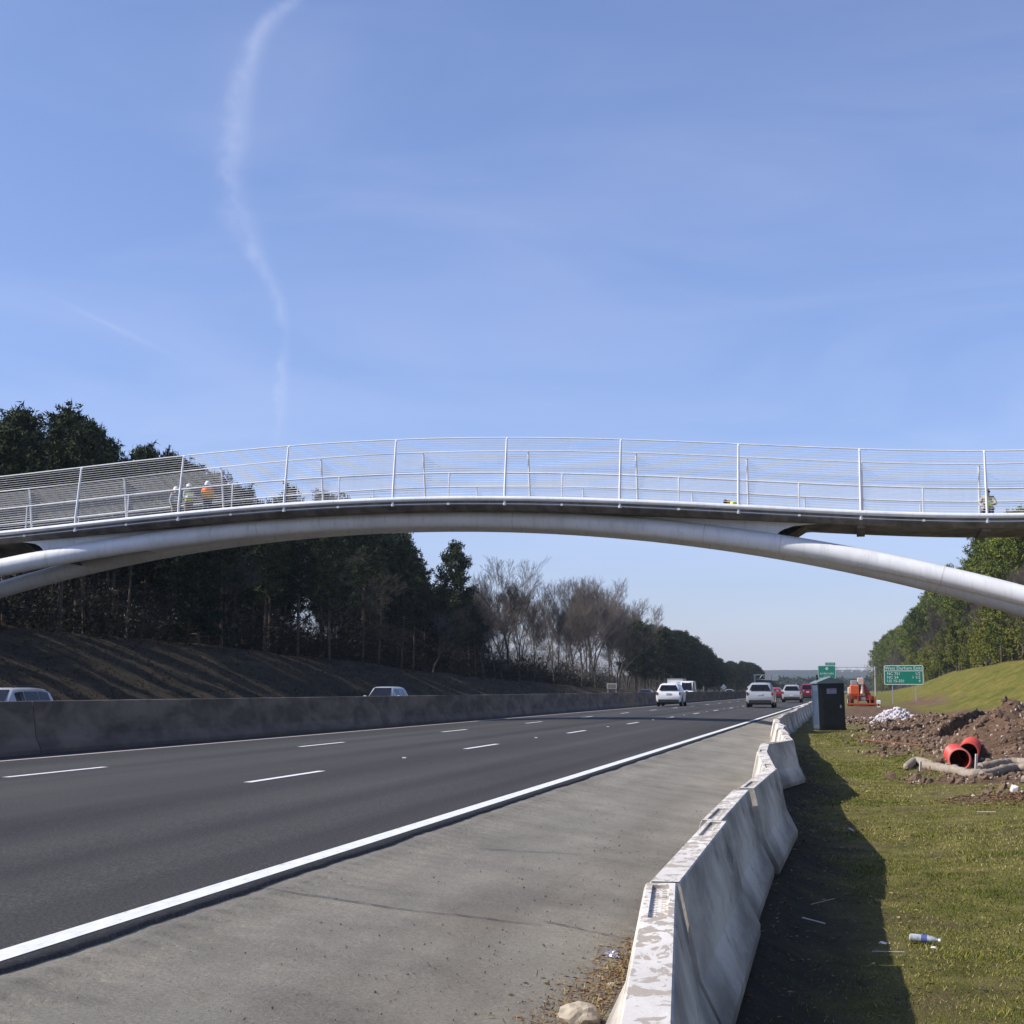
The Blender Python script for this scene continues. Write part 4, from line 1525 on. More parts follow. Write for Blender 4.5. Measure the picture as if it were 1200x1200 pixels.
# diamond warning signs seen from behind
for (px, X, lb) in ((848, -34.6, 'pale diamond sign seen from behind, the left one, near the far white car'), (878.3, -34.8, 'pale diamond sign just left of the nearest silver SUV')):
    d_ = ray(px, 806); Y = X / d_.x * d_.y
    r_ = empty('diamond_sign', (X, Y, gzs(X, Y)))
    zc = at_y(px, 805.5, Y).z - r_.location.z
    MB().prism([(0, zc + .85), (.85, zc), (0, zc - .85), (-.85, zc)], 'y', -.02, .02).build('sign_panel', M['sign_white'], r_)
    MB().tube([(0, .06, -.3), (0, .06, zc + .5)], .05, 6).build('post', M['galv'], r_)
    tag(r_, lb, 'road sign')
# small board on two legs
d_ = ray(717, 803); X = -35.5; Y = X / d_.x * d_.y
r_ = empty('notice_board', (X, Y, gzs(X, Y)))
zc = at_y(717, 804, Y).z - r_.location.z
MB().box(-.78, .78, -.03, .03, zc - .42, zc + .42, bev=.01).build('panel', M['alu'], r_)
MB().box(-.6, .6, -.045, -.031, zc - .28, zc + .26).build('panel_field', plain('weathered_board_field', (.17, .16, .13), .7), r_)
for s in (-1, 1):
    MB().box(s * .62 - .05, s * .62 + .05, .04, .12, -.4, zc + .5).build('post', M['galv'], r_)
tag(r_, 'small weathered board on two posts at the edge of the bare trees', 'road sign')
# slim marker post behind the median near the van
d_ = ray(824.5, 806); X = -35.0; Y = X / d_.x * d_.y
zt_ = at_y(824.5, 804.5, Y).z
r_ = MB().tube([(X, Y, gzs(X, Y) - .2), (X, Y, zt_)], .14, 8).build('marker_post', M['sign_white'])
tag(r_, 'short white marker post right of the white van', 'marker post')

# ------------------------------------------------------------------ orange machine (truck mounted lift seen from behind)
p = on_z(1010.5, 827, -.5)
mc = empty('construction_machine', (p.x, p.y, gzs(p.x, p.y)), rad(4))
K = p.y * 1.0 / 1900 / .98           # metres per photo pixel there


def U(px):
    return (px - 1010.5) * K


def Vz(py):
    return (827 - py) * K + .0


MB().box(U(995.5), U(1026), -.25, .15, Vz(826), Vz(823.3), bev=.05).build('rear_bumper', M['redpaint'], mc)
MB().box(U(999), U(1022), .2, 4.6, .75, 1.15, bev=.04).build('chassis', M['redpaint'], mc)
for px in (997, 1006, 1019, 1024.5):
    MB().box(U(px) - .07, U(px) + .07, -.15, .1, .2, Vz(815 if px != 1024.5 else 817)).build('outrigger_post', M['redpaint'], mc)
MB().box(U(996), U(1012), -.05, .12, Vz(815.5), Vz(814), bev=.02).build('cross_bar', M['redpaint'], mc)
MB().box(U(996), U(1025), .0, .14, Vz(819.5), Vz(818.6), bev=.02).build('cross_bar', M['redpaint'], mc)
for yw in (.8, 4.0):
    for s in (-1, 1):
        T = Matrix.Translation((s * 1.05, yw, .55)) @ Matrix.Rotation(PI / 2, 4, 'Y')
        t = MB().lathe([(.3, -.2), (.52, -.2), (.56, -.14), (.56, .14), (.52, .2), (.3, .2), (.3, -.2)], 20, T).build('wheel', M['rubber'], mc, True)
        MB().lathe([(.001, s * .12), (.2, s * .14), (.31, s * .2)], 12, T).build('rim', M['cream'], t, True)
MB().box(U(998.3), U(1007.2), .1, 2.2, Vz(814), Vz(803), bev=.10).build('engine_cover', M['orange'], mc)
MB().box(U(996), U(998.6), .2, 1.8, Vz(813), Vz(805.5), bev=.05).build('side_tank', M['cream'], mc)
MB().box(U(999.3), U(1005.5), .3, 1.6, Vz(803), Vz(798), bev=.05).build('upper_box', M['alu'], mc)
MB().box(U(1006.8), U(1012.6), .3, 1.5, Vz(803), Vz(795), bev=.06).build('boom_head', M['cream'], mc)
MB().tube([(U(1010.8), .45, Vz(804)), (U(1010.8), .2, Vz(813))], .2, 12).build('lift_cylinder', M['cream'], mc, True)
MB().box(U(1007.4), U(1009.2), .2, .7, Vz(814), Vz(802.5), bev=.02).build('boom_side', M['dark'], mc)
MB().add([(U(1013), .5, Vz(801)), (U(1016), .5, Vz(804)), (U(1021), .5, Vz(815)), (U(1015), .5, Vz(815)), (U(1013), 1.9, Vz(801)), (U(1016), 1.9, Vz(804)), (U(1021), 1.9, Vz(815)), (U(1015), 1.9, Vz(815))],
         [(0, 1, 2, 3), (7, 6, 5, 4), (0, 4, 5, 1), (1, 5, 6, 2), (2, 6, 7, 3), (3, 7, 4, 0)]).build('turret', M['redpaint'], mc)
MB().box(U(1009), U(1014.2), .0, .08, Vz(821), Vz(816.3), bev=.02).build('control_panel', M['alu'], mc)
MB().box(U(1006), U(1017), .3, .9, Vz(821), Vz(815), bev=.04).build('rear_frame', M['dark'], mc)
tag(mc, 'orange and red truck mounted lift parked on bare earth behind the portable toilet', 'construction machine')
p = on_z(1029.7, 828, -.5)
sm_ = p.y / 1900
r_ = empty('work_lamp', (p.x, p.y, gzs(p.x, p.y)))
MB().box(-2.2 * sm_, 2.2 * sm_, -.15, .15, 4.0 * sm_, 8.2 * sm_, bev=.05).build('lamp_head', M['sign_white'], r_)
MB().tube([(0, 0, -.1), (0, 0, 4 * sm_)], .05, 6).build('stand', M['dark'], r_)
MB().box(-2 * sm_, 2 * sm_, -.3, .3, -.05, 1.4 * sm_, bev=.04).build('foot', M['cream'], r_)
tag(r_, 'small white boxed lamp on a stand to the right of the orange machine', 'work lamp')

# ------------------------------------------------------------------ drainage works on the verge


def on_ground(px, py, z0=-.57):
    z = z0
    for _ in range(12):
        p = on_z(px, py, z); z = .5 * z + .5 * gzs(p.x, p.y)
    return Vector((p.x, p.y, gzs(p.x, p.y)))


def pipe(px, py, R, L, rz, tilt, label, mat):
    p = on_ground(px, py)
    r = empty('drain_pipe', (p.x, p.y, p.z + R * .93), rz)
    r.rotation_euler = (tilt, 0, rz)
    T = Matrix.Rotation(-PI / 2, 4, 'X')
    prof = [(R, 0)]
    for k in range(int(L / .09)):
        z = .10 + k * .09
        prof += [(R, z - .03), (R * .93, z - .01), (R * .93, z + .02), (R, z + .04)]
    prof += [(R * .9, prof[-1][1] + .01), (R * .88, .02), (R * .90, 0), (R, 0)]
    MB().lathe(prof, 36, T).build('pipe_wall', M['pipe_out'], r, True)
    MB().lathe([(R * .885, .03), (R * .87, L * .6), (R * .85, L), (.001, L)], 36, T).build('pipe_lining', M['pipe_in'], r, True)
    MB().lathe([(R * 1.06, -.01), (R * 1.06, .07), (R * .97, .08), (R * .9, .01), (R * .93, -.02), (R * 1.06, -.01)], 36, T).build('rim', mat, r, True)
    tag(r, label, 'pipe', 'orange drain pipes on the verge')
    return r


pipe(1125, 902, .25, 2.0, rad(0), rad(1.5), 'front pink-rimmed orange drain pipe lying open towards the viewer', M['pipe_pink'])
pb = pipe(1135, 895, .245, 2.2, rad(-6), rad(2), 'rear orange drain pipe, set slightly higher behind the pink-rimmed one', M['pipe_out'])
pb.location.z += .03


def wattle(pxs, R, label, seed):
    P = []
    for px, py in pxs:
        p = on_ground(px, py); P.append(p)
    Q = []
    for a, b in zip(P[:-1], P[1:]):
        for k in range(8):
            Q.append(a.lerp(b, k / 8))
    Q.append(P[-1])
    # smooth the path
    for _ in range(6):
        Q = [Q[0]] + [(Q[i - 1] + Q[i] * 2 + Q[i + 1]) / 4 for i in range(1, len(Q) - 1)] + [Q[-1]]
    rg = random.Random(seed)
    for q in Q:
        q.z = gzs(q.x, q.y) + R * .75 + rg.uniform(-.006, .006)
    rr = [R * (.35 if i in (0, len(Q) - 1) else rg.uniform(.96, 1.04)) for i in range(len(Q))]
    o = MB().tube(Q, rr, 16).build('straw_wattle', M['wattle'], None, True)
    return tag(o, label, 'erosion roll', 'erosion rolls round the drain pipes')


wattle([(1062, 903), (1072, 894), (1085, 898), (1092, 901)], .105, 'short left erosion roll curling up beside the first stake', 1)
wattle([(1081, 899), (1100, 904), (1122, 908), (1140, 912), (1160, 911)], .11, 'straw erosion roll lying in front of the pink-rimmed drain pipe', 2)
wattle([(1146, 903), (1165, 900), (1182, 897), (1197, 895), (1215, 897)], .10, 'rear straw erosion roll right of the white stake', 3)
wattle([(1150, 912), (1170, 908), (1190, 903), (1204, 904), (1230, 905)], .10, 'front straw erosion roll running out at the right edge of the photo', 4)
for px, py, h_, lb in ((1143.5, 907, .44, 'upright pale stake beside the rear drain pipe'), (1078.5, 904, .24, 'short pale stake in the left erosion roll'), (1158, 849, .3, 'tiny pale stake end on the earth heap')):
    p = on_ground(px, py)
    o = MB().box(-.025, .025, -.02, .02, -.1, h_, bev=.004).build('stake', M['pale_wood'])
    o.location = p; o.rotation_euler = (rad(3), rad(3), .3)
    tag(o, lb, 'stake')


def pole(pa, pb_, r, mat, name, label, cat, lift=.02):
    a = on_ground(*pa); b = on_ground(*pb_)
    pts = [a.lerp(b, k / 6) + Vector((0, 0, r + lift)) for k in range(7)]
    return tag(MB().tube(pts, r, 8).build(name, mat, None, True), label, cat)


pole((1002, 867.5), (1083, 875.5), .018, M['rust_pole'], 'pole', 'long orange-brown pole lying on the bare earth left of the drain pipes', 'pole', .03)
pole((940, 1079), (967, 1086), .006, M['pale_wood'], 'wood_splinter', 'pale flat splinter of wood lying in the barrier shade', 'stick')
pole((1022, 1117), (1060, 1118), .0035, M['pale_wood'], 'stick', 'thin pale stick at the edge of the shade left of the plastic bottle', 'stick', .012)
pole((950, 1062), (978, 1055), .004, M['wood'], 'stick', 'thin grey stick in the barrier shade above the pale splinter', 'stick', .012)
pole((1145, 954), (1167, 954), .005, M['pale_wood'], 'stick', 'pale straw-like stick on the sunlit grass below the drain pipes', 'stick', .03)
pole((995, 973), (1000, 976), .010, M['paper'], 'scrap', 'small white scrap in the barrier shade', 'litter', .02)


def heap(name, cx, cy, rx, ry, h, n, r0, r1, mat, seed, sub=1):
    m = MB(); rg = random.Random(seed)
    for k in range(n):
        u = rg.gauss(0, .42); v = rg.gauss(0, .42)
        if u * u + v * v > 1.4:
            continue
        x = cx + u * rx; y = cy + v * ry
        zt = h * max(0, 1 - (u * u + v * v)) * rg.uniform(.3, 1)
        r = rg.uniform(r0, r1)
        m.rock((x, y, gzs(x, y) + zt + r * .3), r, rg.randrange(10 ** 6), sub)
    return m.build(name, mat)


p = on_ground(1048, 846)
o = heap('rubble_heap', p.x, p.y + 1.2, 1.15, 2.6, .62, 420, .05, .14, M['rubble'], 3)
tag(o, 'heap of broken white stone on bare earth left of the grass bank', 'rubble heap', None, 'stuff')
p = on_ground(1015, 843)
o = heap('stone_scatter', p.x, p.y, 1.3, 1.2, .08, 90, .03, .08, M['rubble'], 4)
tag(o, 'thin trail of white stones leading left from the stone heap', 'rubble', None, 'stuff')
# clods over the dug earth
def earth_scatter(name, n, power, sizes, lift, sub_big, mat, label, cat, seed):
    q = np.random.default_rng(seed); rg = random.Random(seed)
    x = q.uniform(-.9, 8.5, n * 4); y = 31 + 72 * q.random(n * 4) ** power
    k = q.random(n * 4) < dirt(x, y)
    x, y = x[k][:n], y[k][:n]; z = gz(x, y)
    m = MB()
    for a, b, c_ in zip(x, y, z):
        r = rg.choice(sizes) * rg.uniform(.7, 1.4) * (1 + b / 120)
        m.rock((a, b, c_ + r * lift), r, rg.randrange(10 ** 6), 1 if r > sub_big else 0)
    return tag(m.build(name, mat, fixn=False), label, cat, None, 'stuff')


earth_scatter('earth_clods', 7000, 1.7, (.015, .02, .025, .03, .04, .07), .2, .05, M['clod'], 'loose clods and lumps over the dug brown earth', 'earth', 8)
earth_scatter('pale_gravel', 2400, 1.6, (.012, .018, .025, .04), .3, 1, M['stone'], 'pale tan chips and gravel mixed through the dug earth', 'gravel', 9)


def scatter_mesh(name, pts, fn, mat, label, cat, seed):
    rg = random.Random(seed); m = MB()
    for (x, y, z) in pts:
        fn(m, x, y, z, rg)
    o = m.build(name, mat, fixn=False)
    return tag(o, label, cat, None, 'stuff')


def leaf(m, x, y, z, rg, s=.035):
    a = rg.uniform(0, 6.3); l = s * rg.uniform(.6, 1.5); w = l * rg.uniform(.3, .6)
    t = rg.uniform(-.5, .5); t2 = rg.uniform(-.5, .5)
    ca, sa = math.cos(a), math.sin(a)
    P = [(-l, 0, 0), (0, -w, t * l), (l, 0, t2 * l * .6), (0, w, t * l * .3 + l * .35)]
    m.add([(x + u * ca - v * sa, y + u * sa + v * ca, z + .01 + abs(q)) for u, v, q in P], [(0, 1, 2), (0, 2, 3)])


rg = random.Random(12)
P = []
for _ in range(2000):            # litter along the foot of the barriers and through the grass
    y = 5 + 32 * rg.random() ** 1.6
    x = -.95 + abs(rg.gauss(0, .9)) if rg.random() < .75 else rg.uniform(-.9, 4.5)
    P.append((x, y, gzs(x, y)))
for _ in range(2600):            # dead leaves below the erosion rolls
    x = rg.gauss(3.1, .8); y = rg.gauss(29.8, 1.1)
    if x > 1.4:
        P.append((x, y, gzs(x, y)))
scatter_mesh('leaf_litter', P, lambda m, x, y, z, rg: leaf(m, x, y, z, rg, .011 + .0007 * y), M['leaf'], 'brown dead leaves scattered over the verge', 'leaves', 2)
# grit on the shoulder
P = []
for _ in range(3800):
    y = 4.5 + 17 * rg.random() ** 1.7
    x = -1.2 - abs(rg.gauss(0, 1.0))
    if x < -3.6:
        continue
    P.append((x, y, shoulder_z(x)))
scatter_mesh('road_grit', P, lambda m, x, y, z, rg: m.rock((x, y, z + .008), rg.choice((.002, .003, .003, .004, .007)) * rg.uniform(.7, 1.3), rg.randrange(10 ** 6), 0), M['grit'], 'small dark stones and grit scattered on the shoulder', 'grit', 3)
# dry weeds and debris at the left foot of the nearest barriers
P = []
for _ in range(5200):
    t = rg.random()
    y = 5.6 + 5.4 * t
    k = max(0, min(len(pts_all) - 2, 0))
    xb = np.interp(y, [q[1] for q in pts_all[:6]], [q[0] for q in pts_all[:6]]) - .33
    x = xb - abs(rg.gauss(0, .17)) * (1.5 - t)
    P.append((float(x), y, shoulder_z(x) - .03))


def drystem(m, x, y, z, rg):
    a = rg.uniform(0, 6.3); l = rg.uniform(.03, .13) * (.6 + .6 * rg.random()); e = rg.uniform(.1, 1.1)
    dx, dy, dz = math.cos(a) * math.cos(e) * l, math.sin(a) * math.cos(e) * l, math.sin(e) * l * .8
    w = .0022
    m.add([(x - w, y, z), (x + w, y, z), (x + dx * .6 + w, y + dy * .6, z + dz * .8), (x + dx * .6 - w, y + dy * .6, z + dz * .8), (x + dx, y + dy, z + dz * .85)], [(0, 1, 2, 3), (3, 2, 4)])


scatter_mesh('dry_weeds', P, drystem, M['drygrass'], 'dry weeds and straw along the road side of the nearest barriers', 'weeds', 4)
P2 = [(x, y, z + .02) for (x, y, z) in P[:1600]]
scatter_mesh('debris_leaves', P2, lambda m, x, y, z, rg: leaf(m, x, y, z, rg, .016), M['leaf'], 'dead leaves caught in the weeds beside the nearest barriers', 'leaves', 5)

# single things in the foreground


def blob(name, px, py, r, mat, label, cat, sub=3, seed=1, flat=.6, amp=.35, zoff=None):
    p = on_z(px, py, shoulder_z(-1.35) if zoff is None else zoff)
    bm = bmesh.new(); bmesh.ops.create_icosphere(bm, subdivisions=sub, radius=r)
    rg = np.random.default_rng(seed)
    for v in bm.verts:
        c_ = v.co / r
        f = 1 + amp * (float(vnoise(c_.x * 2.3 + 9, c_.y * 2.3 + c_.z * 3.1, seed)) - .5) * 2 + amp * .5 * rg.uniform(-1, 1)
        v.co = v.co * f; v.co.z *= flat
    me = bpy.data.meshes.new(name); bm.to_mesh(me); bm.free(); me.materials.append(mat)
    o = bpy.data.objects.new(name, me); C.objects.link(o); o.location = p + Vector((0, 0, r * flat * .6))
    return tag(o, label, cat)


blob('crumpled_foil', 717, 1124, .042, M['foil'], 'crumpled silver foil lying on the shoulder beside the dry weeds', 'litter', 3, 4, .7, .55, -.46)
blob('stone', 680, 1200, .11, M['stone'], 'tan rounded stone at the bottom edge of the photo beside the nearest barrier', 'stone', 3, 2, .62, .12, -.47)
blob('stone', 716, 1157, .028, M['stone'], 'small pale stone in the dry weeds just below the foil', 'stone', 2, 3, .6, .2, -.47)
blob('stone', 870, 833, .25, M['rubble'], 'pale lump far out on the shoulder', 'stone', 2, 5, .4, .2, -.3) if False else None
p = on_ground(1189, 928)
o = heap('stone', p.x, p.y, .03, .03, .0, 1, .10, .11, M['rubble'], 31); tag(o, 'white stone in the dead leaves below the erosion rolls', 'stone')
p = on_ground(1192, 851)
o = heap('stone', p.x, p.y, .03, .03, .0, 1, .09, .10, M['rubble'], 33); tag(o, 'small white stone at the right edge on the earth slope', 'stone')
# bottle
p = on_ground(1083, 1107)
bt = empty('plastic_bottle', (p.x, p.y, p.z + .045), rad(-6))
T = Matrix.Rotation(PI / 2, 4, 'Y')
MB().lathe([(.001, -.115), (.022, -.115), (.032, -.105), (.031, -.08), (.0335, -.07), (.031, -.055), (.033, -.045), (.031, -.03), (.033, -.02), (.033, .03), (.031, .04), (.030, .06), (.018, .095), (.0125, .105), (.0125, .115)], 20, T).build('bottle_body', M['bottle'], bt, True)
MB().lathe([(.034, -.022), (.0343, -.02), (.0343, .022), (.034, .024)], 20, T).build('label', M['bottle_label'], bt, True)
MB().lathe([(.0145, .112), (.0155, .115), (.0155, .128), (.001, .129)], 14, T).build('cap', M['sign_white'], bt, True)
bt.rotation_euler = (rad(4), rad(4), rad(-8))
tag(bt, 'clear plastic bottle with a blue label lying on the sunlit grass', 'bottle')
blob('scrap', 1094, 1111, .022, M['paper'], 'small white torn scrap at the neck of the plastic bottle', 'litter', 2, 8, .3, .4, -.54)
blob('scrap', 1034, 1106, .026, M['foil'], 'grey crumpled scrap in the shade left of the plastic bottle', 'litter', 2, 9, .35, .5, -.55)

# ------------------------------------------------------------------ grass blades
NB = 420000
yy = 6.3 + 58 * RNG.random(NB) ** 1.75
xx = -2.4 + RNG.random(NB) * (2.4 + yy * .125 + .6)
dn = dirt(xx, yy)
bare = fbm(xx * .55, yy * .42, 4, 91)
keep = (RNG.random(NB) > dn * 1.2) & (RNG.random(NB) < np.clip(.85 + 4.2 * bare, .12, 1)) \
    & (RNG.random(NB) < sstep(.3, 1.7, xx - edge_x(yy) + .4 * fbm(xx, yy, 2, 93)) * .9 + .06) & (xx > edge_x(yy) + .33)
xx, yy, bare = xx[keep], yy[keep], bare[keep]
n = len(xx); zz = gz(xx, yy)
a = RNG.random(n) * 2 * PI; clump = sstep(.10, .26, fbm(xx * 2.3, yy * 1.9, 3, 95))
hh = (.010 + .019 * RNG.random(n) ** 2) * (1 + yy * .012) * (1 + 1.2 * clump)
lean = RNG.random(n) * 1.6 * hh; ww = .0018 * (1 + yy * .09) * (.6 + .8 * RNG.random(n)); b = RNG.random(n) * 2 * PI
base = np.stack([xx, yy, zz - .004], 1)
wv = np.stack([np.cos(a) * ww, np.sin(a) * ww, np.zeros(n)], 1)
tip = base + np.stack([np.cos(b) * lean, np.sin(b) * lean, hh], 1)
Vb = np.stack([base - wv, base + wv, tip], 1).reshape(-1, 3)
Fb = np.arange(3 * n).reshape(n, 3)
tone = np.clip(.42 + .42 * RNG.standard_normal(n) * .75 + 1.1 * fbm(xx * .7, yy * .5, 3, 97) + .5 * fbm(xx * 3.1, yy * 2.5, 2, 98) - .8 * bare - .12 * clump, 0, 1)
o = link_mesh('grass', Vb, Fb, M['blade'], attrs={'tone': np.repeat(tone, 3)})
tag(o, 'short mixed green and straw coloured grass on the verge', 'grass', None, 'stuff')


# ------------------------------------------------------------------ trees
def tri_tufts(cent, r, nper, w, rng, up=.25):
    N = len(cent) * nper
    c_ = np.repeat(cent, nper, 0) + rng.normal(0, r * .28, (N, 3))
    d = rng.normal(0, 1, (N, 3)); d[:, 2] += up; d /= np.linalg.norm(d, axis=1)[:, None]
    q = rng.normal(0, 1, (N, 3)); q -= (q * d).sum(1)[:, None] * d; q /= np.linalg.norm(q, axis=1)[:, None]
    l = r * (.6 + .8 * rng.random((N, 1)))
    V = np.stack([c_ - q * w, c_ + q * w, c_ + d * l], 1).reshape(-1, 3)
    return V, np.arange(3 * N).reshape(N, 3)


def pine(name, seed, H=18, cs=.5, R=3.2, nb=46, mat='pine', cl=6, dens=8, tuft=.42, drop=0):
    rg = random.Random(seed); rn = np.random.default_rng(seed)
    root = empty(name)
    bend = [rg.uniform(-.3, .3) for _ in range(2)]
    tp = []
    for k in range(9):
        t = k / 8
        tp.append(Vector((bend[0] * math.sin(t * 2.2), bend[1] * math.sin(t * 3), t * H * .97)))
    r0 = .009 * H + .01
    trunk = MB().tube(tp, [r0 * (1 - .88 * k / 8) for k in range(9)], 7)
    cents = []
    for k in range(nb):
        t = cs + (1 - cs) * ((k + rg.random()) / nb) ** .9
        u = (t - cs) / (1 - cs)
        prof = (.55 + .9 * u) if u < .35 else (1.0 if u < .5 else (1 - (u - .5) / .5) ** .75 * .95 + .10)
        if drop and u < .4:
            prof = 1.05
        L = R * prof * rg.uniform(.55, 1.15)
        az = k * 2.4 + rg.uniform(-.6, .6); el = rg.uniform(-.05, .35) + u * .5 - .15 * (u < .2)
        b = Vector(tp[0]).lerp(tp[-1], t); i = min(7, int(t * 8)); b = tp[i].lerp(tp[i + 1], t * 8 - i)
        d = Vector((math.cos(az) * math.cos(el), math.sin(az) * math.cos(el), math.sin(el)))
        e = b + d * L + Vector((0, 0, .12 * L))
        trunk.tube([b, b.lerp(e, .5) - Vector((0, 0, .05 * L)), e], [.05 * (1.2 - u) + .02, .035, .012], 4, cap=False)
        nc = max(2, int(cl * (L / R) + 1))
        for c_ in range(nc):
            s = rg.uniform(.35, 1.05)
            cc = b.lerp(e, s)
            for _ in range(rg.choice((2, 3, 4))):
                cents.append((cc.x + rg.gauss(0, .33), cc.y + rg.gauss(0, .33), cc.z + rg.gauss(.05, .20)))
    for _ in range(10):
        cents.append((tp[-1].x + rg.gauss(0, .25), tp[-1].y + rg.gauss(0, .25), H * .97 + rg.uniform(-.8, .25)))
    V, Fc = tri_tufts(np.array(cents), tuft, dens, .075, rn)
    # stubs of dead branches below the crown
    for _ in range(9):
        t = rg.uniform(cs * .45, cs); i = min(7, int(t * 8)); b = tp[i].lerp(tp[i + 1], t * 8 - i); az = rg.uniform(0, 6.3); L = rg.uniform(.5, 1.6)
        trunk.tube([b, b + Vector((math.cos(az) * L, math.sin(az) * L, rg.uniform(-.2, .3)))], [.03, .008], 3, cap=False)
    trunk.build('trunk', M['bark'], root, fixn=False)
    link_mesh('crown', V, Fc, M[mat], root)
    root['H'] = H
    reg(root)
    return root


def bushy(name, seed, H=9, R=2.6, mat='shrub_sun', n=700, dens=7):
    rg = random.Random(seed); rn = np.random.default_rng(seed)
    root = empty(name)
    tr = MB().tube([(0, 0, -.3), (rg.uniform(-.2, .2), .1, H * .5), (rg.uniform(-.3, .3), 0, H * .95)], [.13, .08, .02], 6)
    cents = []
    lobes = [(rg.uniform(-.5, .5) * R, rg.uniform(-.5, .5) * R, H * rg.uniform(.15, .85), rg.uniform(.35, .6) * R) for _ in range(11)]
    for (lx, ly, lz, lr_) in lobes:
        k = (1 - abs(lz / H - .4)) 
        tr.tube([(0, 0, lz * .7), (lx, ly, lz)], [.05, .015], 4, cap=False)
        for _ in range(n // 11):
            v = rn.normal(0, 1, 3); v /= np.linalg.norm(v); v *= lr_ * rn.random() ** .4 * k
            cents.append((lx * k + v[0], ly * k + v[1], min(H, lz + v[2] * 1.1)))
    V, Fc = tri_tufts(np.array(cents), .26, dens, .07, rn, .1)
    tr.build('trunk', M['graybark'], root, fixn=False)
    link_mesh('crown', V, Fc, M[mat], root)
    root['H'] = H
    reg(root)
    return root


def bare(name, seed, H=18, spread_=.55, levels=7, bark='graybark'):
    rg = random.Random(seed)
    root = empty(name)
    V = []; Fq = []; V2 = []; F2 = []

    def seg(a, b, ra, rb, out):
        vs, fs = out
        t = (b - a).normalized(); u = t.cross(Vector((.3, .9, .2))).normalized(); w = t.cross(u)
        k = len(vs)
        n = 5 if ra > .06 else 3
        for p, r in ((a, ra), (b, rb)):
            for i in range(n):
                th = 2 * PI * i / n
                vs.append(p + (u * math.cos(th) + w * math.sin(th)) * r)
        for i in range(n):
            j = (i + 1) % n
            fs.append((k + i, k + j, k + n + j, k + n + i))

    def grow(p, d, L, r, lv):
        steps = 3 if lv < 3 else 2
        out = (V, Fq) if lv < 2 else (V2, F2)
        for s in range(steps):
            d2 = (d + Vector((rg.gauss(0, .10), rg.gauss(0, .10), rg.gauss(.05, .06)))).normalized()
            q = p + d2 * L / steps
            r2 = max(.006, r * (.84 if lv else .9))
            seg(p, q, r, r2, out)
            if lv < levels and (s > 0 or lv > 0):
                for _ in range(1 if lv < 1 else rg.choice((1, 1, 1, 2))):
                    ax = Vector((rg.gauss(0, 1), rg.gauss(0, 1), 0)).normalized()
                    dd = (d2 + ax * rg.uniform(.35, .9) * spread_ * 1.5).normalized()
                    dd.z = max(dd.z, .02)
                    grow(q, dd, L * rg.uniform(.5, .76), max(.007, r2 * .55), lv + 1)
            p, d, r = q, d2, r2
        if lv < levels:
            grow(p, d, L * .62, max(.007, r * .8), lv + 1)

    grow(Vector((0, 0, -.3)), Vector((rg.uniform(-.05, .05), rg.uniform(-.05, .05), 1)), H * .40, .0095 * H + .03, 0)
    zmax = max(v.z for v in V2)
    k = H / zmax
    V = [v * k for v in V]; V2 = [v * k for v in V2]
    link_mesh('trunk', V, Fq, M[bark], root)
    link_mesh('crown', V2, F2, M['twig'], root)
    root['H'] = H
    reg(root)
    return root


PINES = [pine('pine_tree', 101 + k, 18, cs, R, nb) for k, (cs, R, nb) in enumerate(((.46, 2.7, 44), (.40, 2.9, 50), (.52, 2.5, 40), (.34, 2.7, 56)))]
PFULL = [pine('pine_tree', 121 + k, 15, .08 + .1 * k, 3.0, 84, cl=6, drop=1) for k in range(3)]
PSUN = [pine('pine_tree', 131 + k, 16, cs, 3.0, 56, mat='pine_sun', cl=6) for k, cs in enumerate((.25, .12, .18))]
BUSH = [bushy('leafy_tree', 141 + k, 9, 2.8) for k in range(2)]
BARE = [bare('bare_tree', 151 + k, 17, s) for k, s in enumerate((.45, .6, .38))]
USED = set()
for t in PINES + PFULL + PSUN + BUSH + BARE:
    t.location = (0, -500, -100)


def plant(proto, x, y, H, label, group, sxy=None, cat='tree'):
    if proto.name not in USED:
        USED.add(proto.name); o = proto
    else:
        o = copy_tree(proto)
    s = H / proto['H']
    sxy = sxy if sxy else s ** .55 * random.uniform(.88, 1.15)
    o.location = (x, y, gzs(x, y) - .15); o.scale = (sxy, sxy, s); o.rotation_euler = (random.uniform(-.02, .02), random.uniform(-.02, .02), random.uniform(0, 6.28))
    tag(o, label, cat, group)
    return o


LT = [(-60, 492), (0, 488), (30, 470), (55, 462), (80, 484), (105, 494), (130, 506), (160, 521), (190, 523), (232, 543), (262, 562), (290, 573), (340, 568), (372, 570), (395, 582), (420, 576), (445, 597), (470, 615), (492, 632),
      (505, 660), (560, 668), (600, 648), (650, 672), (690, 668), (715, 676), (735, 712), (750, 730), (790, 734), (815, 745), (830, 760), (850, 773), (880, 774), (897, 786), (905, 797), (1000, 800)]
ltx = [a for a, _ in LT]; lty = [b for _, b in LT]
RT = [(1000, 780), (1005, 772), (1012, 762), (1030, 748), (1060, 727), (1078, 708), (1092, 672), (1100, 656), (1125, 660), (1138, 648), (1150, 625), (1165, 610), (1180, 600), (1200, 588), (1260, 560)]
rtx = [a for a, _ in RT]; rty = [b for _, b in RT]

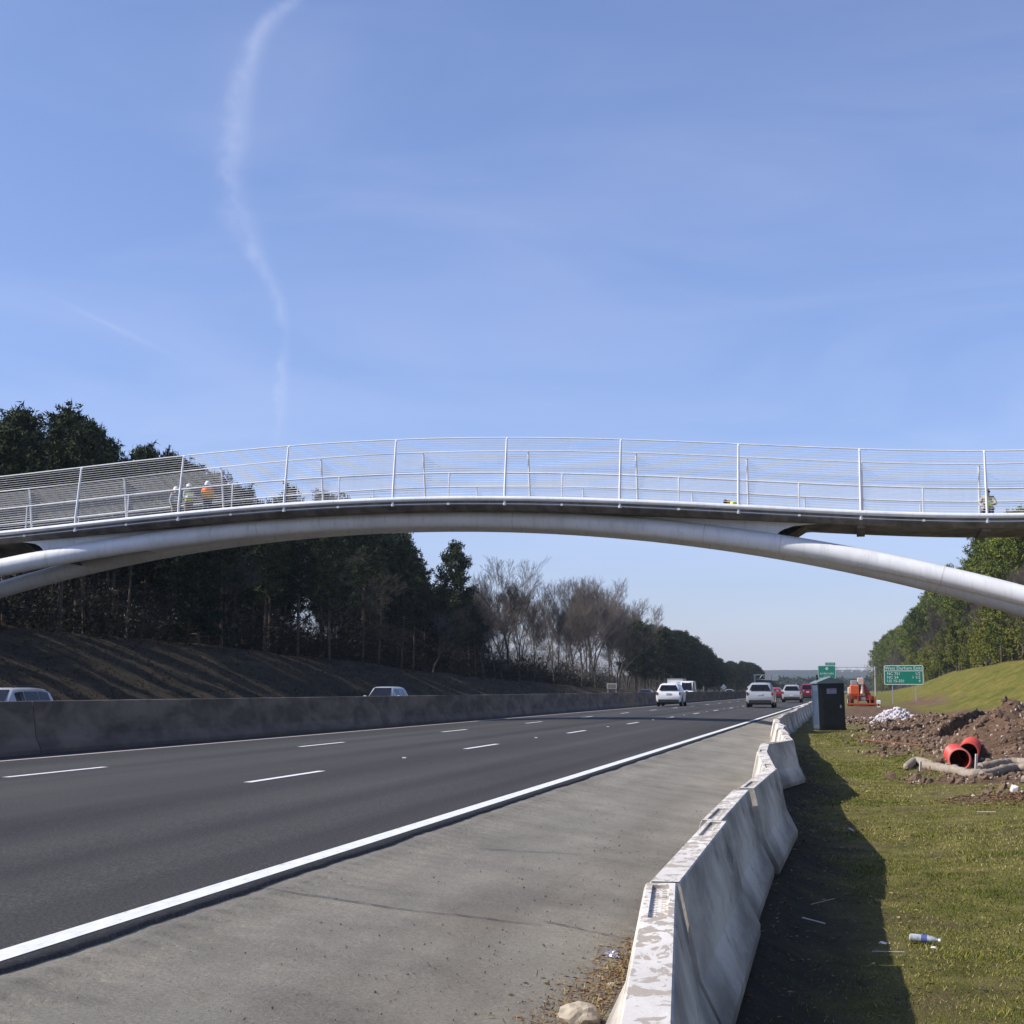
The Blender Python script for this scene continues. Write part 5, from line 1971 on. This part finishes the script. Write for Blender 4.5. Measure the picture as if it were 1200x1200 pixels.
GRP_L = 'pines of the dark wood left of the motorway'
GRP_B = 'bare trees of the wood left of the motorway'
GRP_R = 'trees on the sunlit bank right of the motorway'
nt = 0
rows = [(-49, 4.6, 6.0, .86), (-54, 5.0, 6.5, .95), (-60, 5.6, 7, 1.0), (-68, 6.2, 8, 1.0), (-77, 6.2, 8, .98)]
for ri, (X0, stp_, stf, f) in enumerate(rows):
    y = 34
    while y < 345:
        x = X0 + random.uniform(-2.2, 2.2); yy_ = y + random.uniform(-1.8, 1.8)
        px, _ = to_px(x, yy_, 5)
        y += stp_ if y < 200 else stf
        if px < (-1100 if ri < 3 else -60):  # front rows run on unseen past the left edge, added to shade the bank
            continue
        yt = float(np.interp(px, ltx, lty)) + random.uniform(0, 1) ** 1.5 * (42 if px > 270 or ri < 2 else 9) * min(1, 150 / yy_)
        if ri >= 1 and 335 < px < 371:
            continue
        Hh = at_y(px, yt, yy_).z - gzs(x, yy_)
        Hh = min(Hh, 27) * f
        if Hh < 5:
            continue
        isb = (562 < px < 745) or (random.random() < .05)
        if isb:
            if ri in (1, 3) or random.random() < .25:
                continue
            Hh *= random.uniform(.72, 1.02)
            plant(random.choice(BARE), x, yy_, Hh, 'bare leafless tree in the brown part of the wood left of the motorway', GRP_B)
        else:
            if ri >= 3:
                pr_ = random.choice(PFULL)
            elif ri == 0:
                pr_ = random.choice(PINES[:3] * 2 + [PINES[3], PFULL[0]])
            else:
                pr_ = random.choice(PINES)
            if 490 < px < 560:
                Hh *= .82
            plant(pr_, x, yy_, Hh, 'tall dark pine standing in the dense wood left of the motorway', GRP_L)
        nt += 1
# lone pine standing out against the sky under the arch, and the big bare trees right of it
X = -52; d_ = ray(531, 640); Y = X / d_.x * d_.y
o = plant(PFULL[2], X, Y, at_y(531, 634, Y).z - gzs(X, Y), 'lone layered pine standing clear of the wood against the sky below the arch', None, 1.0)
for px, py, lb in ((597, 650, 'leftmost big bare tree rising behind the dark pines under the arch'), (688, 668, 'widest and tallest bare tree in the brown part of the wood'), (735, 705, 'slender bare tree at the right end of the brown trees')):
    X = -50; d_ = ray(px, py); Y = X / d_.x * d_.y
    plant(BARE[px % 3], X, Y, at_y(px, py, Y).z - gzs(X, Y), lb, None, 1.15)
# farther pines on the left, along the motorway
y = 350
while y < 900:
    for X0 in (-43, -50, -60):
        x = X0 + random.uniform(-2.5, 2.5) + max(0, (y - 500) / 400 * 5); yy_ = y + random.uniform(-4, 4)
        px, _ = to_px(x, yy_, 5)
        yt = float(np.interp(px, ltx, lty)) + random.uniform(0, 6)
        Hh = at_y(px, yt, yy_).z - gzs(x, yy_)
        if Hh > 4 and px < 742:
            plant(random.choice(BARE), x, yy_, min(Hh, 28), 'bare leafless tree in the brown part of the wood left of the motorway', GRP_B)
        elif Hh > 4:
            plant(random.choice(PINES[:2] + PFULL), x, yy_, min(Hh, 28), 'far dark pine in the wood edge beyond the white van', 'far pines left of the motorway', 1.35)
    y += 11 if y < 500 else 19
# right bank
y = 150
while y < 900:
    for k, off in enumerate((0, 4.5, 10)):
        x = float(np.interp(y, [150, 400, 700], [20.5, 18, 12.5])) + off + random.uniform(-1.2, 1.2); yy_ = y + random.uniform(-2, 2)
        px, _ = to_px(x, yy_, 5)
        if px > 1290:
            continue
        yt = float(np.interp(px, rtx, rty)) + random.uniform(0, 1) ** 1.4 * (30 if k else 55) * min(1, 200 / yy_)
        Hh = at_y(px, yt, yy_).z - gzs(x, yy_)
        if Hh < 3.5:
            continue
        Hh = min(Hh, 27)
        r_ = random.random()
        if k == 0 and r_ < .22:
            plant(random.choice(BARE), x, yy_, Hh * .7, 'thin bare tree at the front edge of the trees on the right bank', 'bare trees on the right bank', .7)
        elif k == 0 and r_ < .72:
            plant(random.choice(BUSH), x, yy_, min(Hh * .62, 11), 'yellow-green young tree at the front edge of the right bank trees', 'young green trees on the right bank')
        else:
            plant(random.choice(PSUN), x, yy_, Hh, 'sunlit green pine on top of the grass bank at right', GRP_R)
    y += 6.5 if y < 330 else (10 if y < 500 else 17)
for t in PINES + PFULL + PSUN + BUSH + BARE:
    if t.name not in USED:
        print('unused', t.name)

# brush under the trees: a mass nobody could count
rn = np.random.default_rng(5)


def brush(name, n, xr, yr, h, mat, label, sz=.42, w=.07, dens=9):
    y = yr[0] + (yr[1] - yr[0]) * rn.random(n) ** 1.5
    x = xr[0] + (xr[1] - xr[0]) * rn.random(n)
    cl_ = vnoise(x * .35, y * .2, 77)
    hz = h * rn.random(n) * (.2 + 1.3 * cl_)
    c_ = np.stack([x, y, gz(x, y) + hz], 1)
    V, Fc = tri_tufts(c_, sz, dens, w, rn, .4)
    o = link_mesh(name, V, Fc, M[mat])
    return tag(o, label, 'brush', None, 'stuff')


brush('undergrowth', 52000, (-78, -47.5), (50, 345), 3.4, 'shrub', 'dark tangled undergrowth below the pines of the left wood', .30, .045, 8)
brush('bank_scrub', 9000, (-48, -36), (50, 300), .22, 'shrub', 'low dead scrub on the left bank above the road', .13, .018, 6)
brush('bank_brush', 7000, (19.5, 31), (150, 460), 3.0, 'shrub', 'brown brush below the trees of the right bank', .4)
brush('bank_foliage', 9000, (19.0, 30), (150, 600), 6.0, 'shrub_sun', 'green saplings and vines below the trees of the right bank', .4)

brush('bare_undergrowth', 26000, (-88, -50), (185, 430), 8.5, 'twig', 'brown leafless undergrowth between the bare trees of the left wood', .75, .016, 9)

# far woods closing the end of the road and the hills behind
n = 26000
x = -420 + 820 * rn.random(n); y = 1180 + 600 * rn.random(n)
hz = (7 + 5 * vnoise(x * .05, y * .01, 3)) * rn.random(n) ** .6
V, Fc = tri_tufts(np.stack([x, y, gz(x, y) + hz], 1), 2.1, 7, .55, rn, .4)
tag(link_mesh('far_woods', V, Fc, M['hill']), 'far hazy woods closing the end of the motorway', 'woods', None, 'stuff')
hx = np.linspace(-1400, 900, 220); hy = np.linspace(3300, 4300, 40)
HX, HY = np.meshgrid(hx, hy)
HZ = (34 + 14 * (vnoise(HX * .004, HX * 0, 5) - .5) * 2 + 6 * fbm(HX * .05, HY * .05, 3, 8)) * np.sin(np.clip((HY - 3300) / 1000, 0, 1) * PI) - 2
ix = np.arange(HX.size).reshape(HX.shape)
Fh = np.stack([ix[:-1, :-1].ravel(), ix[:-1, 1:].ravel(), ix[1:, 1:].ravel(), ix[1:, :-1].ravel()], 1)
tag(link_mesh('hills', np.stack([HX.ravel(), HY.ravel(), HZ.ravel()], 1), Fh, M['hill'], smooth=True), kind='structure')

# ------------------------------------------------------------------ haze, sun and sky
HAZE = 0.00009
hz_ = MB().box(-2900, 2900, -55, 4700, -30, 75).build('haze', M['hill'])
hz_.data.materials.clear()
hm = bpy.data.materials.new('haze'); hm.use_nodes = True
t = hm.node_tree; t.nodes.clear()
out = t.nodes.new('ShaderNodeOutputMaterial'); pv = t.nodes.new('ShaderNodeVolumePrincipled')
pv.inputs['Color'].default_value = (.72, .84, 1, 1); pv.inputs['Density'].default_value = HAZE
t.links.new(pv.outputs[0], out.inputs['Volume'])
hz_.data.materials.append(hm)
tag(hz_, 'thin pale blue haze in the air over the motorway', 'haze', None, 'stuff')

EL = rad(39.5); BACK = rad(17)      # sun from the left, slightly behind the viewer
sd = Vector((-math.cos(BACK) * math.cos(EL), -math.sin(BACK) * math.cos(EL), math.sin(EL)))
sl = bpy.data.lights.new('sun', 'SUN'); sl.energy = 4.5; sl.angle = rad(.53); sl.color = (1, .945, .86)
so = bpy.data.objects.new('sun', sl); C.objects.link(so)
so.rotation_euler = sd.to_track_quat('Z', 'Y').to_euler(); so.location = (-30, -20, 60)

wd = bpy.data.worlds.new('World'); S.world = wd; wd.use_nodes = True
t = wd.node_tree; bg = t.nodes['Background']
sky = t.nodes.new('ShaderNodeTexSky'); sky.sky_type = 'NISHITA'; sky.sun_disc = False
sky.sun_elevation = EL; sky.sun_rotation = math.atan2(sd.x, sd.y); sky.air_density = 1.0; sky.dust_density = .6; sky.ozone_density = 2.2; sky.altitude = 100


def N(kind, **kw):
    nd = t.nodes.new('ShaderNode' + kind)
    for k, v in kw.items():
        setattr(nd, k, v)
    return nd


def MT(op, a, b=None, c=None):
    nd = N('Math', operation=op)
    for i, v in enumerate((a, b, c)):
        if v is None:
            continue
        if isinstance(v, bpy.types.NodeSocket):
            t.links.new(v, nd.inputs[i])
        else:
            nd.inputs[i].default_value = v
    return nd.outputs[0]


tc = N('TexCoord'); sx_ = N('SeparateXYZ'); t.links.new(tc.outputs['Generated'], sx_.inputs[0])
azn = MT('ARCTAN2', sx_.outputs[0], sx_.outputs[1]); eln = MT('ARCSINE', sx_.outputs[2])


def azel(px, py):
    d = ray(px, py).normalized()
    return math.atan2(d.x, d.y), math.asin(d.z)


trail = [(360, -25), (345, 0), (318, 25), (298, 60), (285, 110), (277, 160), (270, 200), (276, 235), (286, 265), (301, 300), (318, 335), (328, 365), (329.5, 410), (330, 450), (324, 510)]
ae = sorted([(azel(*q)[1], azel(*q)[0]) for q in trail])
e0, e1 = ae[0][0], ae[-1][0]; a0 = min(a for _, a in ae) - .01; a1 = max(a for _, a in ae) + .01


def remap(s, f0, f1, g0, g1, clamp=True):
    nd = N('MapRange'); nd.clamp = clamp
    t.links.new(s, nd.inputs[0])
    for i, v in enumerate((f0, f1, g0, g1)):
        nd.inputs[i + 1].default_value = v
    return nd.outputs[0]


fc = N('FloatCurve'); t.links.new(remap(eln, e0, e1, 0, 1), fc.inputs['Value'])
cv = fc.mapping.curves[0]
pp = [((e - e0) / (e1 - e0), (a - a0) / (a1 - a0)) for e, a in ae]
cv.points[0].location = pp[0]; cv.points[1].location = pp[-1]
for q in pp[1:-1]:
    cv.points.new(*q)
fc.mapping.update()
ns = N('TexNoise'); ns.inputs['Scale'].default_value = 26; ns.inputs['Detail'].default_value = 6; ns.inputs['Roughness'].default_value = .65
t.links.new(tc.outputs['Generated'], ns.inputs['Vector'])
ca = remap(fc.outputs[0], 0, 1, a0, a1)
dst = MT('SUBTRACT', azn, ca)
dst = MT('ADD', dst, remap(ns.outputs[0], .3, .7, -.0035, .0035))
wid = N('FloatCurve'); t.links.new(remap(eln, e0, e1, 0, 1), wid.inputs['Value'])
wv_ = wid.mapping.curves[0]; wv_.points[0].location = (0, .30); wv_.points[1].location = (1, .42)
for q in ((.15, .30), (.35, .42), (.52, .80), (.65, .75), (.85, .55)):
    wv_.points.new(*q)
wid.mapping.update()
wr_ = MT('MULTIPLY', wid.outputs[0], .0140)
u = MT('DIVIDE', dst, wr_)
gs_ = MT('EXPONENT', MT('MULTIPLY', MT('MULTIPLY', u, u), -1.6))
fade = MT('MULTIPLY', remap(eln, azel(0, 520)[1], azel(0, 470)[1], 0, 1), remap(ns.outputs[0], .36, .62, .15, 1.15))
trail_f = MT('MULTIPLY', MT('MULTIPLY', gs_, fade), .17)
# short straight trail low on the left
A = azel(40, 338); B = azel(222, 425)
sl_ = (B[1] - A[1]) / (B[0] - A[0])
lin = MT('SUBTRACT', eln, MT('ADD', MT('MULTIPLY', MT('SUBTRACT', azn, A[0]), sl_), A[1] ))
lin = MT('ADD', lin, remap(azn, A[0], B[0], .0, .0))
lg = MT('EXPONENT', MT('MULTIPLY', MT('POWER', MT('DIVIDE', MT('ABSOLUTE', lin), .0017), 2), -1))
lm = MT('MULTIPLY', remap(azn, A[0], (A[0] + B[0]) / 2, 0, 1), remap(azn, (A[0] + B[0]) / 2, B[0], 1, 0))
t2 = MT('MULTIPLY', MT('MULTIPLY', lg, lm), .09)
# thin cirrus veil
mp = N('Mapping'); t.links.new(tc.outputs['Generated'], mp.inputs[0]); mp.inputs['Scale'].default_value = (2.0, 2.0, 9); mp.inputs['Rotation'].default_value = (0, rad(14), 0)
n2 = N('TexNoise'); n2.inputs['Scale'].default_value = 1.6; n2.inputs['Detail'].default_value = 7; n2.inputs['Roughness'].default_value = .55; n2.inputs['Distortion'].default_value = .6
t.links.new(mp.outputs[0], n2.inputs['Vector'])
veil = MT('MULTIPLY', remap(n2.outputs[0], .38, .76, 0, .26), remap(eln, azel(600, 800)[1], azel(600, 0)[1], 1, .35))
tot = MT('MINIMUM', MT('ADD', MT('ADD', trail_f, t2), veil), 1)
tint = N('Mix', data_type='RGBA', blend_type='MULTIPLY'); tint.inputs[0].default_value = 1
hzn = N('Mix', data_type='RGBA'); t.links.new(remap(eln, 0, .36, 0, 1), hzn.inputs[0])
hzn.inputs[6].default_value = (.74, .75, 1.06, 1); hzn.inputs[7].default_value = (.96, .93, 1.12, 1)
t.links.new(sky.outputs[0], tint.inputs[6]); t.links.new(hzn.outputs[2], tint.inputs[7])
mx = N('Mix', data_type='RGBA'); t.links.new(tot, mx.inputs[0]); t.links.new(tint.outputs[2], mx.inputs[6]); mx.inputs[7].default_value = (5.6, 5.9, 7.4, 1)
t.links.new(mx.outputs[2], bg.inputs['Color']); bg.inputs['Strength'].default_value = .12

S.view_settings.view_transform = 'Standard'; S.view_settings.look = 'None'; S.view_settings.gamma = 1
S.view_settings.exposure = .35
S.cycles.max_bounces = 6; S.cycles.volume_bounces = 0; S.cycles.transparent_max_bounces = 4
S.cycles.use_denoising = True
for o in bpy.data.objects:
    if 'H' in o.keys():
        del o['H']
print('objects', len(bpy.data.objects), 'trees', nt)
